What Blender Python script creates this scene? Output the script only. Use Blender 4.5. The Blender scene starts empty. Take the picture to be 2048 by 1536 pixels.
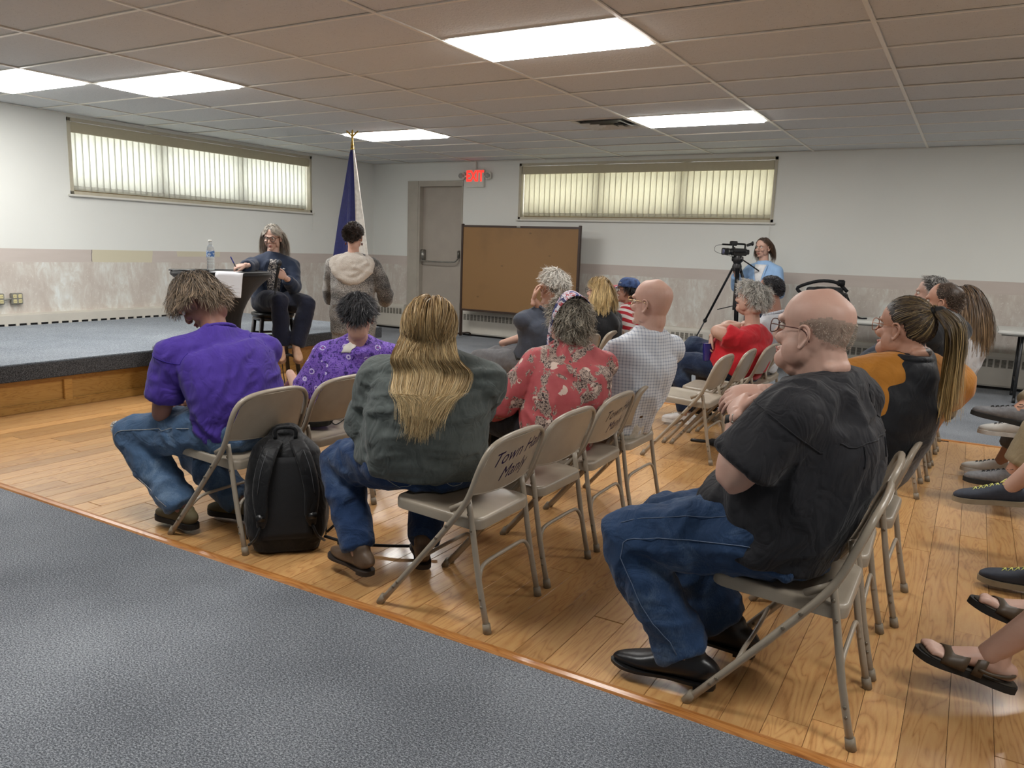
import bpy, bmesh, math, random
import numpy as np
from mathutils import Vector, Matrix, noise
from mathutils.bvhtree import BVHTree
PI = math.pi
random.seed(7)
rng = np.random.default_rng(7)
SC = bpy.context.scene
COL = SC.collection

# ------------------------------------------------------------------ camera, world, exposure
CAM_POS = Vector((6.731, -4.241, 1.36))
YAW, PITCH, ROLL, FPX = -0.52605, -0.17117, 0.034625, 1565.4
_f = Vector((math.sin(YAW)*math.cos(PITCH), math.cos(YAW)*math.cos(PITCH), math.sin(PITCH)))
_r = Vector((math.cos(YAW), -math.sin(YAW), 0)); _u = _r.cross(_f)
_r2 = math.cos(ROLL)*_r + math.sin(ROLL)*_u; _u2 = -math.sin(ROLL)*_r + math.cos(ROLL)*_u
cd = bpy.data.cameras.new('camera'); cam = bpy.data.objects.new('camera', cd); COL.objects.link(cam)
cd.sensor_width = 36; cd.lens = 36*FPX/2048; cd.clip_start = 0.05; cd.clip_end = 100
cam.matrix_world = Matrix.Translation(CAM_POS) @ Matrix((_r2, _u2, -_f)).transposed().to_4x4()
SC.camera = cam

w = bpy.data.worlds.new('overcast sky'); SC.world = w; w.use_nodes = True
bg = w.node_tree.nodes['Background']; bg.inputs[0].default_value = (0.93, 0.97, 1.0, 1); bg.inputs[1].default_value = 4.6
SC.view_settings.view_transform = 'Standard'; SC.view_settings.look = 'None'
SC.view_settings.gamma = 1; SC.view_settings.use_curve_mapping = False
SC.view_settings.exposure = 0.35
SC.cycles.use_denoising = True
SC.cycles.max_bounces = 7; SC.cycles.diffuse_bounces = 4; SC.cycles.glossy_bounces = 3
SC.cycles.transmission_bounces = 6; SC.cycles.sample_clamp_indirect = 6
LAMP = 17.0                     # emission of the ceiling light panels

# ------------------------------------------------------------------ node materials
MATS = {}
def lin(c):
    if isinstance(c, str):
        c = tuple(int(c[i:i+2], 16)/255 for i in (0, 2, 4))
    return tuple(((v+0.055)/1.055)**2.4 if v > 0.04045 else v/12.92 for v in c)
class NT:
    def __init__(s, name):
        s.m = bpy.data.materials.new(name); s.m.use_nodes = True; s.t = s.m.node_tree
        s.b = s.t.nodes['Principled BSDF']; s.out = s.t.nodes['Material Output']; s._c = None
    def n(s, kind, **kw):
        nd = s.t.nodes.new(kind)
        for k, v in kw.items(): setattr(nd, k, v)
        return nd
    def l(s, a, b): s.t.links.new(a, b)
    def co(s, kind='Object', scale=(1, 1, 1), rot=(0, 0, 0), loc=(0, 0, 0)):
        tc = s.n('ShaderNodeTexCoord'); mp = s.n('ShaderNodeMapping')
        s.l(tc.outputs[kind], mp.inputs[0]); mp.inputs['Scale'].default_value = scale
        mp.inputs['Rotation'].default_value = rot; mp.inputs['Location'].default_value = loc
        return mp.outputs[0]
    def world(s, scale=(1, 1, 1), loc=(0, 0, 0)):
        g = s.n('ShaderNodeNewGeometry'); mp = s.n('ShaderNodeMapping')
        s.l(g.outputs['Position'], mp.inputs[0]); mp.inputs['Scale'].default_value = scale; mp.inputs['Location'].default_value = loc
        return mp.outputs[0]
    def noise(s, vec, scale=5, detail=3, rough=.5, dist=0):
        nd = s.n('ShaderNodeTexNoise'); s.l(vec, nd.inputs['Vector']); nd.inputs['Scale'].default_value = scale
        nd.inputs['Detail'].default_value = detail; nd.inputs['Roughness'].default_value = rough
        nd.inputs['Distortion'].default_value = dist
        return nd.outputs['Fac']
    def voro(s, vec, scale=5, feat='F1', out='Distance'):
        nd = s.n('ShaderNodeTexVoronoi', feature=feat); s.l(vec, nd.inputs['Vector']); nd.inputs['Scale'].default_value = scale
        return nd.outputs[out]
    def ramp(s, fac, stops, interp='LINEAR'):
        nd = s.n('ShaderNodeValToRGB'); s.l(fac, nd.inputs[0]); cr = nd.color_ramp; cr.interpolation = interp
        while len(cr.elements) < len(stops): cr.elements.new(0.5)
        for e, (p, c) in zip(cr.elements, stops):
            e.position = p; c = lin(c) if not isinstance(c, float) else (c, c, c); e.color = (*c, 1)
        return nd.outputs[0]
    def math(s, op, a, b=None, c=None):
        nd = s.n('ShaderNodeMath', operation=op)
        for i, v in enumerate((a, b, c)):
            if v is None: continue
            if isinstance(v, (int, float)): nd.inputs[i].default_value = v
            else: s.l(v, nd.inputs[i])
        return nd.outputs[0]
    def mix(s, fac, a, b, mode='MIX'):
        nd = s.n('ShaderNodeMix', data_type='RGBA', blend_type=mode)
        for i, v in ((0, fac), (6, a), (7, b)):
            if isinstance(v, (int, float)): nd.inputs[i].default_value = v
            elif isinstance(v, (str, tuple)): nd.inputs[i].default_value = (*lin(v), 1)
            else: s.l(v, nd.inputs[i])
        return nd.outputs[2]
    def bump(s, h, strength=.3, dist=.01):
        nd = s.n('ShaderNodeBump'); nd.inputs['Strength'].default_value = strength; nd.inputs['Distance'].default_value = dist
        s.l(h, nd.inputs['Height'])
        if s._c is not None: s.l(s._c, nd.inputs['Normal'])
        s._c = nd.outputs[0]; s.l(s._c, s.b.inputs['Normal'])
    def col(s, c):
        if isinstance(c, (str, tuple)): s.b.inputs['Base Color'].default_value = (*lin(c), 1)
        else: s.l(c, s.b.inputs['Base Color'])
    def set(s, **kw):
        for k, v in kw.items(): s.b.inputs[k.replace('_', ' ')].default_value = v
    def sep(s, vec):
        nd = s.n('ShaderNodeSeparateXYZ'); s.l(vec, nd.inputs[0]); return nd.outputs
def simple(name, c, rough=.6, metal=0, var=.12, scale=20, bump=0, bscale=150, bdist=.001, spec=.5, sheen=0):
    """base colour with a soft procedural variation and optional fine relief"""
    if name in MATS: return MATS[name]
    k = NT(name); v = k.co('Object')
    c0 = lin(c)
    nz = k.noise(v, scale, 4)
    f = k.n('ShaderNodeMapRange'); k.l(nz, f.inputs[0]); f.inputs[1].default_value = .3; f.inputs[2].default_value = .7
    f.inputs[3].default_value = 1-var; f.inputs[4].default_value = 1+var
    h = k.n('ShaderNodeVectorMath', operation='SCALE'); h.inputs[0].default_value = c0; k.l(f.outputs[0], h.inputs['Scale'])
    k.l(h.outputs[0], k.b.inputs['Base Color'])
    k.set(Roughness=rough, Metallic=metal, Specular_IOR_Level=spec, Sheen_Weight=sheen)
    if bump: k.bump(k.noise(v, bscale, 3), bump, bdist)
    MATS[name] = k.m; return k.m
def fabric(name, c, weave=700, wrinkle=.5, rough=.85, var=.1, sheen=.15, wscale=9):
    if name in MATS: return MATS[name]
    k = NT(name); v = k.co('Object')
    a = k.noise(v, 30, 3); bse = lin(c)
    d = tuple(max(0, x*(1-var)) for x in bse); e = tuple(min(1, x*(1+var)) for x in bse)
    r = k.n('ShaderNodeValToRGB'); k.l(a, r.inputs[0]); r.color_ramp.elements[0].color = (*d, 1); r.color_ramp.elements[1].color = (*e, 1)
    r.color_ramp.elements[0].position = .35; r.color_ramp.elements[1].position = .65
    k.col(r.outputs[0]); k.set(Roughness=rough, Specular_IOR_Level=.25, Sheen_Weight=sheen)
    wv = k.math('ABSOLUTE', k.math('SUBTRACT', k.noise(k.co('Object', scale=(1, 1, .6)), wscale*1.4, 2, .45, 1.6), .5))
    k.bump(wv, wrinkle*.4, .05); k.bump(k.noise(v, weave, 1), .25, .0008)
    MATS[name] = k.m; return k.m
def denim(name, c, fade=.5, amt=.3):
    if name in MATS: return MATS[name]
    k = NT(name); v = k.co('Object')
    base = lin(c); hi = tuple(x*(1-amt)+y*amt for x, y in zip(base, lin('a9c0d6')))
    lo = tuple(x*.75 for x in base)
    n1 = k.noise(v, 6, 4, .6, .6); n2 = k.noise(k.co('Object', scale=(1, 1, .15)), 500, 2)
    s = k.math('ADD', k.math('MULTIPLY', n1, .75), k.math('MULTIPLY', n2, .25))
    r = k.n('ShaderNodeValToRGB'); k.l(s, r.inputs[0]); cr = r.color_ramp
    cr.elements[0].position = .35; cr.elements[0].color = (*lo, 1); cr.elements[1].position = .72; cr.elements[1].color = (*hi, 1)
    e = cr.elements.new(.52); e.color = (*base, 1)
    k.col(r.outputs[0]); k.set(Roughness=.85, Specular_IOR_Level=.2, Sheen_Weight=.1)
    k.bump(k.noise(v, 11, 3, .5, 1.0), .6, .025); k.bump(k.noise(v, 900, 1), .2, .0008)
    MATS[name] = k.m; return k.m
def skin(name, c, red='a8624e', spots=.2):
    if name in MATS: return MATS[name]
    k = NT(name); v = k.co('Object')
    a = k.mix(k.ramp(k.noise(v, 14, 4, .6), [(.35, 0.0), (.75, 1.0)]), c, red)
    mm = k.n('ShaderNodeMix', data_type='RGBA'); mm.inputs[0].default_value = spots
    mm.inputs[6].default_value = (*lin(c), 1); k.l(a, mm.inputs[7])
    k.l(mm.outputs[2], k.b.inputs['Base Color'])
    k.set(Roughness=.5, Specular_IOR_Level=.4, Subsurface_Weight=.03, Subsurface_Scale=.01)
    k.b.inputs['Subsurface Radius'].default_value = (1, .35, .2)
    k.bump(k.noise(v, 260, 3), .12, .001)
    MATS[name] = k.m; return k.m
def hairmat(name, root, tip=None, rough=.5):
    """colour comes from the strands' own colour attribute"""
    if name in MATS: return MATS[name]
    k = NT(name); at = k.n('ShaderNodeAttribute', attribute_name='tone')
    sp = k.sep(at.outputs['Vector'])
    c = k.mix(sp[0], root, tip or root)
    f = k.math('ADD', k.math('MULTIPLY', sp[1], .9), .55)
    h = k.n('ShaderNodeVectorMath', operation='SCALE'); k.l(c, h.inputs[0]); k.l(f, h.inputs['Scale'])
    k.l(h.outputs[0], k.b.inputs['Base Color']); k.set(Roughness=rough, Specular_IOR_Level=.4, Sheen_Weight=.1)
    MATS[name] = k.m; return k.m

# ------------------------------------------------------------------ mesh helpers (arrays)
def P(*a): return np.array(a, float)
def unit(v): v = np.asarray(v, float); return v/(np.linalg.norm(v)+1e-12)
class G:
    """collects vertices and faces"""
    def __init__(s): s.v = []; s.f = []; s.n = 0; s.mi = []; s.cur = 0
    def add(s, v, f):
        v = np.asarray(v, float); s.v.append(v); s.f += [tuple(i+s.n for i in q) for q in f]
        s.mi += [s.cur]*len(f); s.n += len(v); return s
    def box(s, a, b, R=None, o=None):
        x0, y0, z0 = a; x1, y1, z1 = b
        v = np.array([(x, y, z) for z in (z0, z1) for y in (y0, y1) for x in (x0, x1)], float)
        if R is not None: v = v @ np.asarray(R).T
        if o is not None: v = v+np.asarray(o)
        return s.add(v, [(0, 2, 3, 1), (4, 5, 7, 6), (0, 1, 5, 4), (2, 6, 7, 3), (0, 4, 6, 2), (1, 3, 7, 5)])
    def bbox(s, a, b, r=.005, R=None, o=None):
        """box with chamfered edges"""
        x0, y0, z0 = a; x1, y1, z1 = b
        c = P((x0+x1)/2, (y0+y1)/2, (z0+z1)/2); h = P(x1-x0, y1-y0, z1-z0)/2
        bm = bmesh.new(); bmesh.ops.create_cube(bm, size=2)
        for v in bm.verts: v.co = Vector(np.array(v.co)*h+c)
        r = min(r, *(h*.95)); bmesh.ops.bevel(bm, geom=bm.edges[:], offset=r, segments=2, affect='EDGES', clamp_overlap=True)
        bm.verts.index_update(); v = np.array([q.co[:] for q in bm.verts]); f = [[q.index for q in t.verts] for t in bm.faces]; bm.free()
        if R is not None: v = v @ np.asarray(R).T
        if o is not None: v = v+np.asarray(o)
        return s.add(v, f)
    def cyl(s, p0, p1, r0, r1=None, n=12):
        return s.loft([p0, p1], [r0, r1 if r1 is not None else r0], n=n, sub=1, caps='flat')
    def ell(s, c, r, R=None, n=12, m=8):
        v = [(0, 0, 1)]; f = []
        for i in range(1, m):
            t = PI*i/m
            for j in range(n):
                a = 2*PI*j/n; v.append((math.sin(t)*math.cos(a), math.sin(t)*math.sin(a), math.cos(t)))
        v.append((0, 0, -1)); L = len(v)-1
        for j in range(n): f.append((0, 1+j, 1+(j+1) % n))
        for i in range(m-2):
            for j in range(n):
                a = 1+i*n+j; b = 1+i*n+(j+1) % n; f.append((a, a+n, b+n, b))
        for j in range(n): a = 1+(m-2)*n+j; b = 1+(m-2)*n+(j+1) % n; f.append((a, L, b))
        v = np.array(v)*np.asarray(r if np.ndim(r) else (r, r, r), float)
        if R is not None: v = v @ np.asarray(R).T
        return s.add(v+np.asarray(c), f)
    def loft(s, pts, ra, rb=None, side=None, n=12, sub=3, caps='round', ex=2.0, closed=False):
        pts = np.asarray(pts, float); N = len(pts); ra = np.broadcast_to(np.asarray(ra, float), (N,)).copy()
        rb = ra.copy() if rb is None else np.broadcast_to(np.asarray(rb, float), (N,)).copy()
        if sub > 1:
            pts, ra, rb = (cat(x, sub, closed) for x in (pts, ra[:, None], rb[:, None])); ra = ra[:, 0]; rb = rb[:, 0]
        N = len(pts); T = np.gradient(pts, axis=0) if not closed else np.roll(pts, -1, 0)-np.roll(pts, 1, 0)
        T /= np.linalg.norm(T, axis=1)[:, None]+1e-12
        if side is None:
            side = np.cross(T[0], (0, 0, 1)); 
            if np.linalg.norm(side) < .2: side = P(1, 0, 0)
        S = unit(side); rings = []; 
        if np.ndim(side) == 2: SS = cat(np.asarray(side, float), sub) if sub > 1 else side
        a = np.arange(n)*2*PI/n; ca, sa = np.cos(a), np.sin(a)
        ca = np.sign(ca)*abs(ca)**(2/ex); sa = np.sign(sa)*abs(sa)**(2/ex)
        for i in range(N):
            if np.ndim(side) == 2: S = SS[i]
            S = unit(S-T[i]*(S @ T[i])); U = np.cross(T[i], S)
            rings.append((pts[i], S, U, T[i], ra[i], rb[i]))
        out = []
        def ring(p, S, U, k1, k2): out.append(p+np.outer(ca*k1, S)+np.outer(sa*k2, U))
        if caps == 'round':
            p, S, U, t, k1, k2 = rings[0]; km = min(k1, k2)
            for q in (.92, .7, .38): ring(p-t*km*q, S, U, k1*math.sqrt(1-q*q), k2*math.sqrt(1-q*q))
        for p, S, U, t, k1, k2 in rings: ring(p, S, U, k1, k2)
        if caps == 'round':
            p, S, U, t, k1, k2 = rings[-1]; km = min(k1, k2)
            for q in (.38, .7, .92): ring(p+t*km*q, S, U, k1*math.sqrt(1-q*q), k2*math.sqrt(1-q*q))
        M = len(out); f = []
        for i in range(M-1 if not closed else M):
            for j in range(n):
                k = (i+1) % M; f.append((i*n+j, i*n+(j+1) % n, k*n+(j+1) % n, k*n+j))
        if not closed and caps != 'none':
            f.append(tuple(range(n))[::-1]); f.append(tuple((M-1)*n+j for j in range(n)))
        return s.add(np.concatenate(out), f)
    def tube(s, pts, r, n=8, sub=3, closed=False): return s.loft(pts, r, n=n, sub=sub, closed=closed, caps='flat' if not closed else 'none')
    def prism(s, outline, z0, z1):
        """outline in xy, extruded in z"""
        o = np.asarray(outline, float); n = len(o)
        v = np.concatenate([np.c_[o, np.full(n, z0)], np.c_[o, np.full(n, z1)]])
        return s.add(v, [tuple(range(n))[::-1], tuple(range(n, 2*n))]+[(i, (i+1) % n, n+(i+1) % n, n+i) for i in range(n)])
    def grid(s, fn, nu, nv, thick=0, closeu=False):
        """surface fn(u,v)->xyz, optional thickness along z-normal estimate"""
        p = np.array([[fn(i/nu, j/nv) for j in range(nv+1)] for i in range(nu+1)])
        if thick:
            du = np.gradient(p, axis=0); dv = np.gradient(p, axis=1); nn = np.cross(du, dv); nn /= np.linalg.norm(nn, axis=2)[..., None]+1e-9
            a, b = p+nn*thick/2, p-nn*thick/2
            v = np.concatenate([a.reshape(-1, 3), b.reshape(-1, 3)]); k = (nu+1)*(nv+1); W = nv+1
            f = [(i*W+j, (i+1)*W+j, (i+1)*W+j+1, i*W+j+1) for i in range(nu) for j in range(nv)]
            f += [tuple(x+k for x in q[::-1]) for q in f[:]]
            rim = [j for j in range(nv+1)]+[i*W+nv for i in range(1, nu+1)]+[nu*W+j for j in range(nv-1, -1, -1)]+[i*W for i in range(nu-1, 0, -1)]
            f += [(rim[i], rim[(i+1) % len(rim)], rim[(i+1) % len(rim)]+k, rim[i]+k) for i in range(len(rim))]
            return s.add(v, f)
        W = nv+1
        return s.add(p.reshape(-1, 3), [(i*W+j, (i+1)*W+j, (i+1)*W+j+1, i*W+j+1) for i in range(nu) for j in range(nv)])
    def xf(s, M):
        """transform all so far by 4x4"""
        M = np.array(M); s.v = [v @ M[:3, :3].T+M[:3, 3] for v in s.v]; return s
    def mesh(s, name, smooth=True):
        me = bpy.data.meshes.new(name)
        me.from_pydata(np.concatenate(s.v).tolist() if s.v else [], [], s.f); me.update()
        if smooth: me.polygons.foreach_set('use_smooth', [True]*len(me.polygons))
        if any(s.mi): me.polygons.foreach_set('material_index', s.mi)
        return me
def cat(p, sub, closed=False):
    """Catmull-Rom resample"""
    p = np.asarray(p, float); N = len(p)
    if N < 3 and not closed:
        t = np.linspace(0, 1, sub*(N-1)+1)[:, None]; return p[0]*(1-t)+p[-1]*t if N == 2 else p
    q = np.vstack([p[-1], p, p[0], p[1]]) if closed else np.vstack([2*p[0]-p[1], p, 2*p[-1]-p[-2]])
    out = []
    for i in range(N if closed else N-1):
        a, b, c, d = q[i:i+4]
        for k in range(sub):
            t = k/sub; out.append(.5*(2*b+(c-a)*t+(2*a-5*b+4*c-d)*t*t+(3*b-a-3*c+d)*t**3))
    if not closed: out.append(p[-1])
    return np.array(out)
def ob(name, g, mat, parent=None, smooth=True, kind=None, label=None, autosm=None):
    me = g.mesh(name, smooth) if isinstance(g, G) else g
    for m in (mat if isinstance(mat, (list, tuple)) else [mat]): me.materials.append(m)
    o = bpy.data.objects.new(name, me); COL.objects.link(o)
    if autosm:
        me.set_sharp_from_angle(angle=math.radians(autosm))
    if parent is not None: o.parent = parent
    if kind: o['kind'] = kind
    if label: o['label'] = label
    return o
def thing(name, label, cat_, loc=(0, 0, 0), rz=0, group=None):
    o = bpy.data.objects.new(name, None); COL.objects.link(o); o.location = loc; o.rotation_euler = (0, 0, rz)
    o.empty_display_size = .1; o['label'] = label; o['category'] = cat_
    if group: o['group'] = group
    return o
def tag(o, label, cat_, group=None, kind=None):
    o['label'] = label; o['category'] = cat_
    if group: o['group'] = group
    if kind: o['kind'] = kind
    return o
def dup(root, loc=None, rz=None, label=None, group=None):
    r = root.copy(); COL.objects.link(r)
    if loc is not None: r.location = loc
    if rz is not None: r.rotation_euler = (0, 0, rz)
    if label: r['label'] = label
    if group: r['group'] = group
    for ch in list(root.children):
        c = ch.copy(); COL.objects.link(c); c.parent = r
        for g in list(ch.children):
            d = g.copy(); COL.objects.link(d); d.parent = c
    return r
def struct(name, g, mat, parent=None, smooth=False): return ob(name, g, mat, parent, smooth, kind='structure' if parent is None else None)

# ------------------------------------------------------------------ the room
XL, XR, YB, YF, H = -1.95, 10.6, 5.97, -6.9, 2.64
WX0, WX1, WY0, WY1 = 0.56, 9.4, -2.09, 2.62          # wood floor area
STZ = 0.385                                          # stage height
m_carpet = None
def carpet_mat(name, lo, mid, hi, sc=1.0):
    k = NT(name); v = k.world()
    a = k.noise(k.world(scale=(1, 1.6, 1)), 95*sc, 3, .8); b = k.noise(k.world(scale=(1.8, 1, 1), loc=(3, 1, 0)), 150*sc, 2, .7); c = k.noise(v, 1.3, 3)
    s = k.math('ADD', k.math('ADD', k.math('MULTIPLY', a, .62), k.math('MULTIPLY', b, .38)), k.math('MULTIPLY', k.math('SUBTRACT', c, .5), .12))
    k.col(k.ramp(s, [(.40, lo), (.5, mid), (.60, hi)])); k.set(Roughness=.95, Specular_IOR_Level=.1, Sheen_Weight=.12)
    k.bump(k.noise(v, 420, 2), .8, .004); return k.m
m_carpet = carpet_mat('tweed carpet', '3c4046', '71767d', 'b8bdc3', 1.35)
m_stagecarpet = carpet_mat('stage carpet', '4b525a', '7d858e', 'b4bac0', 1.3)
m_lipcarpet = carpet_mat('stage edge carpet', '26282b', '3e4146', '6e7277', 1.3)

def wood_mat(name, cols, rot=(0, 0, 0), gs=(9, 1.1, 9), rough=.32, coat=.25, rnd=True, bumpy=.04):
    k = NT(name); oi = k.n('ShaderNodeObjectInfo')
    g = k.n('ShaderNodeNewGeometry')
    off = k.n('ShaderNodeCombineXYZ'); k.l(k.math('MULTIPLY', oi.outputs['Random'], 37.0), off.inputs[0]); k.l(k.math('MULTIPLY', oi.outputs['Random'], 91.0), off.inputs[2])
    ad = k.n('ShaderNodeVectorMath', operation='ADD'); k.l(g.outputs['Position'], ad.inputs[0]); k.l(off.outputs[0], ad.inputs[1])
    mp = k.n('ShaderNodeMapping'); k.l(ad.outputs[0], mp.inputs[0]); mp.inputs['Scale'].default_value = gs; mp.inputs['Rotation'].default_value = rot
    rings = k.noise(mp.outputs[0], 1.0, 2, .5, 1.3)
    w1 = k.math('ABSOLUTE', k.math('SINE', k.math('MULTIPLY', rings, 34.0)))
    fine = k.noise(mp.outputs[0], 11, 4, .7)
    s = k.math('ADD', k.math('MULTIPLY', w1, .33), k.math('MULTIPLY', fine, .62))
    c = k.ramp(s, [(.18, cols[0]), (.42, cols[1]), (.8, cols[2])])
    if rnd:
        v = k.n('ShaderNodeMapRange'); k.l(oi.outputs['Random'], v.inputs[0]); v.inputs[3].default_value = .8; v.inputs[4].default_value = 1.16
        h = k.n('ShaderNodeVectorMath', operation='SCALE'); k.l(c, h.inputs[0]); k.l(v.outputs[0], h.inputs['Scale']); c = h.outputs[0]
    k.l(c, k.b.inputs['Base Color']); k.set(Roughness=rough, Coat_Weight=coat, Coat_Roughness=.12)
    k.bump(fine, bumpy, .002); return k.m
m_plank = wood_mat('oak laminate', ('9a6c3e', 'be8e5a', 'cca26a'), rough=.3, coat=.35)
m_trim = wood_mat('edge strip', ('8d5327', 'b0733b', 'c48b50'), gs=(1.1, 9, 9), rough=.3, rnd=False)
m_oak = wood_mat('golden oak', ('8a5f2a', 'b08240', 'bd934f'), gs=(1, 1.6, 16), rough=.4, coat=.1, rnd=True)

g = G()
g.box((XL-.2, YF-.2, -.2), (XR+.2, YB+.2, -.012))
for a, b in (((XL, YF, -.012), (XR, WY0, 0)), ((XL, WY1, -.012), (XR, YB, 0)), ((XL, WY0, -.012), (WX0, WY1, 0)), ((WX1, WY0, -.012), (XR, WY1, 0))): g.box(a, b)
floor = struct('floor', g, m_carpet)
# planks: single boards
PW = 0.118; rest = G(); proto = {}; nplk = 0
i = 0; x = WX0
while x < WX1-.01:
    y = WY0 - random.uniform(0, 1.1)
    while y < WY1:
        L = random.choice((.92, 1.22, 1.22, 1.5)); a, b = max(y, WY0), min(y+L, WY1); y += L
        if b-a < .05: continue
        if x < 7.7 and nplk < 300:
            key = round(b-a, 2)
            if key not in proto:
                q = G(); q.bbox((0, 0, -.011), (PW-.0012, key-.0012, 0), .0012); me = q.mesh('plank', False); me.materials.append(m_plank); proto[key] = me
            o = bpy.data.objects.new('plank', proto[key]); COL.objects.link(o); o.parent = floor; o.location = (x, min(a, WY1-key), random.uniform(-.0004, .0004)); nplk += 1
        else: rest.box((x, a, -.011), (x+PW-.0012, b-.0012, 0))
    x += PW
ob('plank_field', rest, m_plank, floor, False, kind='stuff')
tr = G()
for (y0, y1) in ((WY0-.035, WY0+.012), (WY1-.012, WY1+.03)):
    s_ = [(y0, 0), (y0+.006, .007), ((y0+y1)/2, .0095), (y1-.006, .007), (y1, 0)]
    n = len(s_); v = [(xx, yy, zz) for xx in (WX0+.0, WX1) for yy, zz in s_]
    tr.add(v, [(j, j+1, n+j+1, n+j) for j in range(n-1)]+[(0, n, n+n-1, n-1)])
ob('edge_strip', tr, m_trim, floor, False)

# walls -------------------------------------------------------------
def wall_mat(name, axis):
    k = NT(name); v = k.world(); z = k.sep(v)
    zz, along = z[2], z[axis]
    paint = k.mix(k.noise(v, 1.5, 3), 'dadbd6', 'e2e3de')
    # bare plaster with adhesive streaks (vertical smears)
    st = k.noise(k.world(scale=(1, 1, .35)), 3.2, 5, .62, .7); st2 = k.noise(k.world(scale=(1, 1, .5), loc=(4, 7, 2)), 9, 4, .6, 1.5)
    s = k.math('ADD', k.math('MULTIPLY', st, .6), k.math('MULTIPLY', st2, .4))
    pl = k.ramp(s, [(.40, 'beb4ab'), (.5, 'c6beb5'), (.57, 'cfccc4'), (.66, 'dcdfdc')])
    sc = k.noise(k.world(scale=(1.0, 1.0, .6), loc=(1, 5, 3)), 28, 3, .6, 2.0)
    pl = k.mix(k.math('MULTIPLY', k.math('GREATER_THAN', sc, .64), .6), pl, 'dbd8d0')
    band = k.mix(k.noise(k.world(scale=(1, 1, 6)), 3, 4), 'beb3ab', 'c8beb7')
    wob = k.math('MULTIPLY', k.math('SUBTRACT', k.noise(v, 3, 2), .5), .012)
    zw = k.math('ADD', zz, wob)
    c = k.mix(k.math('GREATER_THAN', zw, 1.045), pl, band)
    if axis == 1:   # left wall: old yellow paint patches on the band
        n = k.noise(v, 6, 2)
        ya = k.math('ADD', along, k.math('MULTIPLY', n, .06))
        m = k.math('MULTIPLY', k.math('GREATER_THAN', ya, 1.14), k.math('LESS_THAN', ya, 1.9))
        m = k.math('MULTIPLY', m, k.math('GREATER_THAN', zw, 1.045))
        c = k.mix(k.math('MULTIPLY', m, .9), c, 'cdc6ac')
        m2 = k.math('MULTIPLY', k.math('GREATER_THAN', ya, 2.25), k.math('LESS_THAN', ya, 2.9))
        m2 = k.math('MULTIPLY', m2, k.math('GREATER_THAN', zw, 1.12)); c = k.mix(k.math('MULTIPLY', m2, .8), c, 'cdc6ac')
        crack = k.math('LESS_THAN', k.math('ABSOLUTE', k.math('SUBTRACT', ya, 1.135)), .004)
        c = k.mix(k.math('MULTIPLY', k.math('MULTIPLY', crack, k.math('GREATER_THAN', zz, 1.05)), .7), c, '4e4a44')
    c = k.mix(k.math('GREATER_THAN', zz, 1.185), c, paint)
    k.l(c, k.b.inputs['Base Color']); k.set(Roughness=.75, Specular_IOR_Level=.25)
    k.bump(k.noise(v, 60, 3), .15, .003); k.bump(k.math('MULTIPLY', k.math('LESS_THAN', zz, 1.045), s), .25, .01)
    return k.m
mwl = wall_mat('left wall paint', 1); mwb = wall_mat('back wall paint', 0)
L0, L1, LZ0, LZ1 = .905, 4.56, 1.785, 2.60           # left window (along y)
R0, R1, RZ0, RZ1 = .81, 4.475, 1.79, 2.585           # back window (along x)
DX0, DX1, DZ = -1.02, -.19, 2.31                     # door opening
g = G(); T = .3
g.box((XL-T, YF, 0), (XL, YB+T, LZ0)); g.box((XL-T, YF, LZ1), (XL, YB+T, H+.1)); g.box((XL-T, YF, LZ0), (XL, L0, LZ1)); g.box((XL-T, L1, LZ0), (XL, YB+T, LZ1))
wall_left = struct('wall_left', g, mwl)
g = G()
g.box((XL, YB, 0), (DX0, YB+T, H+.1)); g.box((DX0, YB, DZ), (DX1, YB+T, H+.1)); g.box((DX0, YB+.14, 0), (DX1, YB+T, DZ)); g.box((DX1, YB, 0), (R0, YB+T, H+.1))
g.box((R0, YB, 0), (R1, YB+T, RZ0)); g.box((R0, YB, RZ1), (R1, YB+T, H+.1)); g.box((R1, YB, 0), (XR, YB+T, H+.1))
wall_back = struct('wall_back', g, mwb)
g = G(); g.box((XR, YF, 0), (XR+T, YB+T, H+.1)); struct('wall_right', g, mwl)
g = G(); g.box((XL-T, YF-T, 0), (XR+T, YF, H+.1)); struct('wall_front', g, mwb)
m_putty = simple('putty trim', 'b5afa0', .55, var=.05, scale=6)
m_frame = simple('window frame', 'b7b09c', .5, var=.05)
m_white = simple('white enamel', 'd6d4cc', .45, var=.04, scale=4)
g = G(); g.box((XL, YF, H-.012), (XL+.02, YB, H)); g.box((XL, YB-.02, H-.012), (XR, YB, H)); struct('trim_1', g, m_white)

# ceiling: recessed tiles in a tee grid ------------------------------
k = NT('ceiling tile'); v = k.world(); pits = k.voro(v, 75); n = k.noise(v, 40, 3)
big = k.noise(k.world(scale=(1, 1, 1)), .8, 2)
cc = k.mix(k.math('MULTIPLY', k.math('LESS_THAN', pits, .13), k.math('GREATER_THAN', k.noise(v, 22, 1), .5)), k.mix(n, 'd0d2d2', 'd8dada'), '7a766e')
k.l(cc, k.b.inputs['Base Color']); k.set(Roughness=.9, Specular_IOR_Level=.1); k.bump(n, .35, .006); k.bump(pits, .3, .003); m_tile = k.m
m_grid = simple('grid tee', 'e6e2d8', .35, var=.03)
k = NT('light diffuser'); k.b.inputs['Emission Color'].default_value = (1, .985, .955, 1); k.b.inputs['Emission Strength'].default_value = LAMP
k.col('f4f4f0'); m_lamp = k.m
g = G(); g.box((XL-T, YF-T, H+.06), (XR+T, YB+T, H+.2)); ceiling = struct('ceiling', g, m_tile)
TX, TY = 1.2192, .6096
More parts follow.
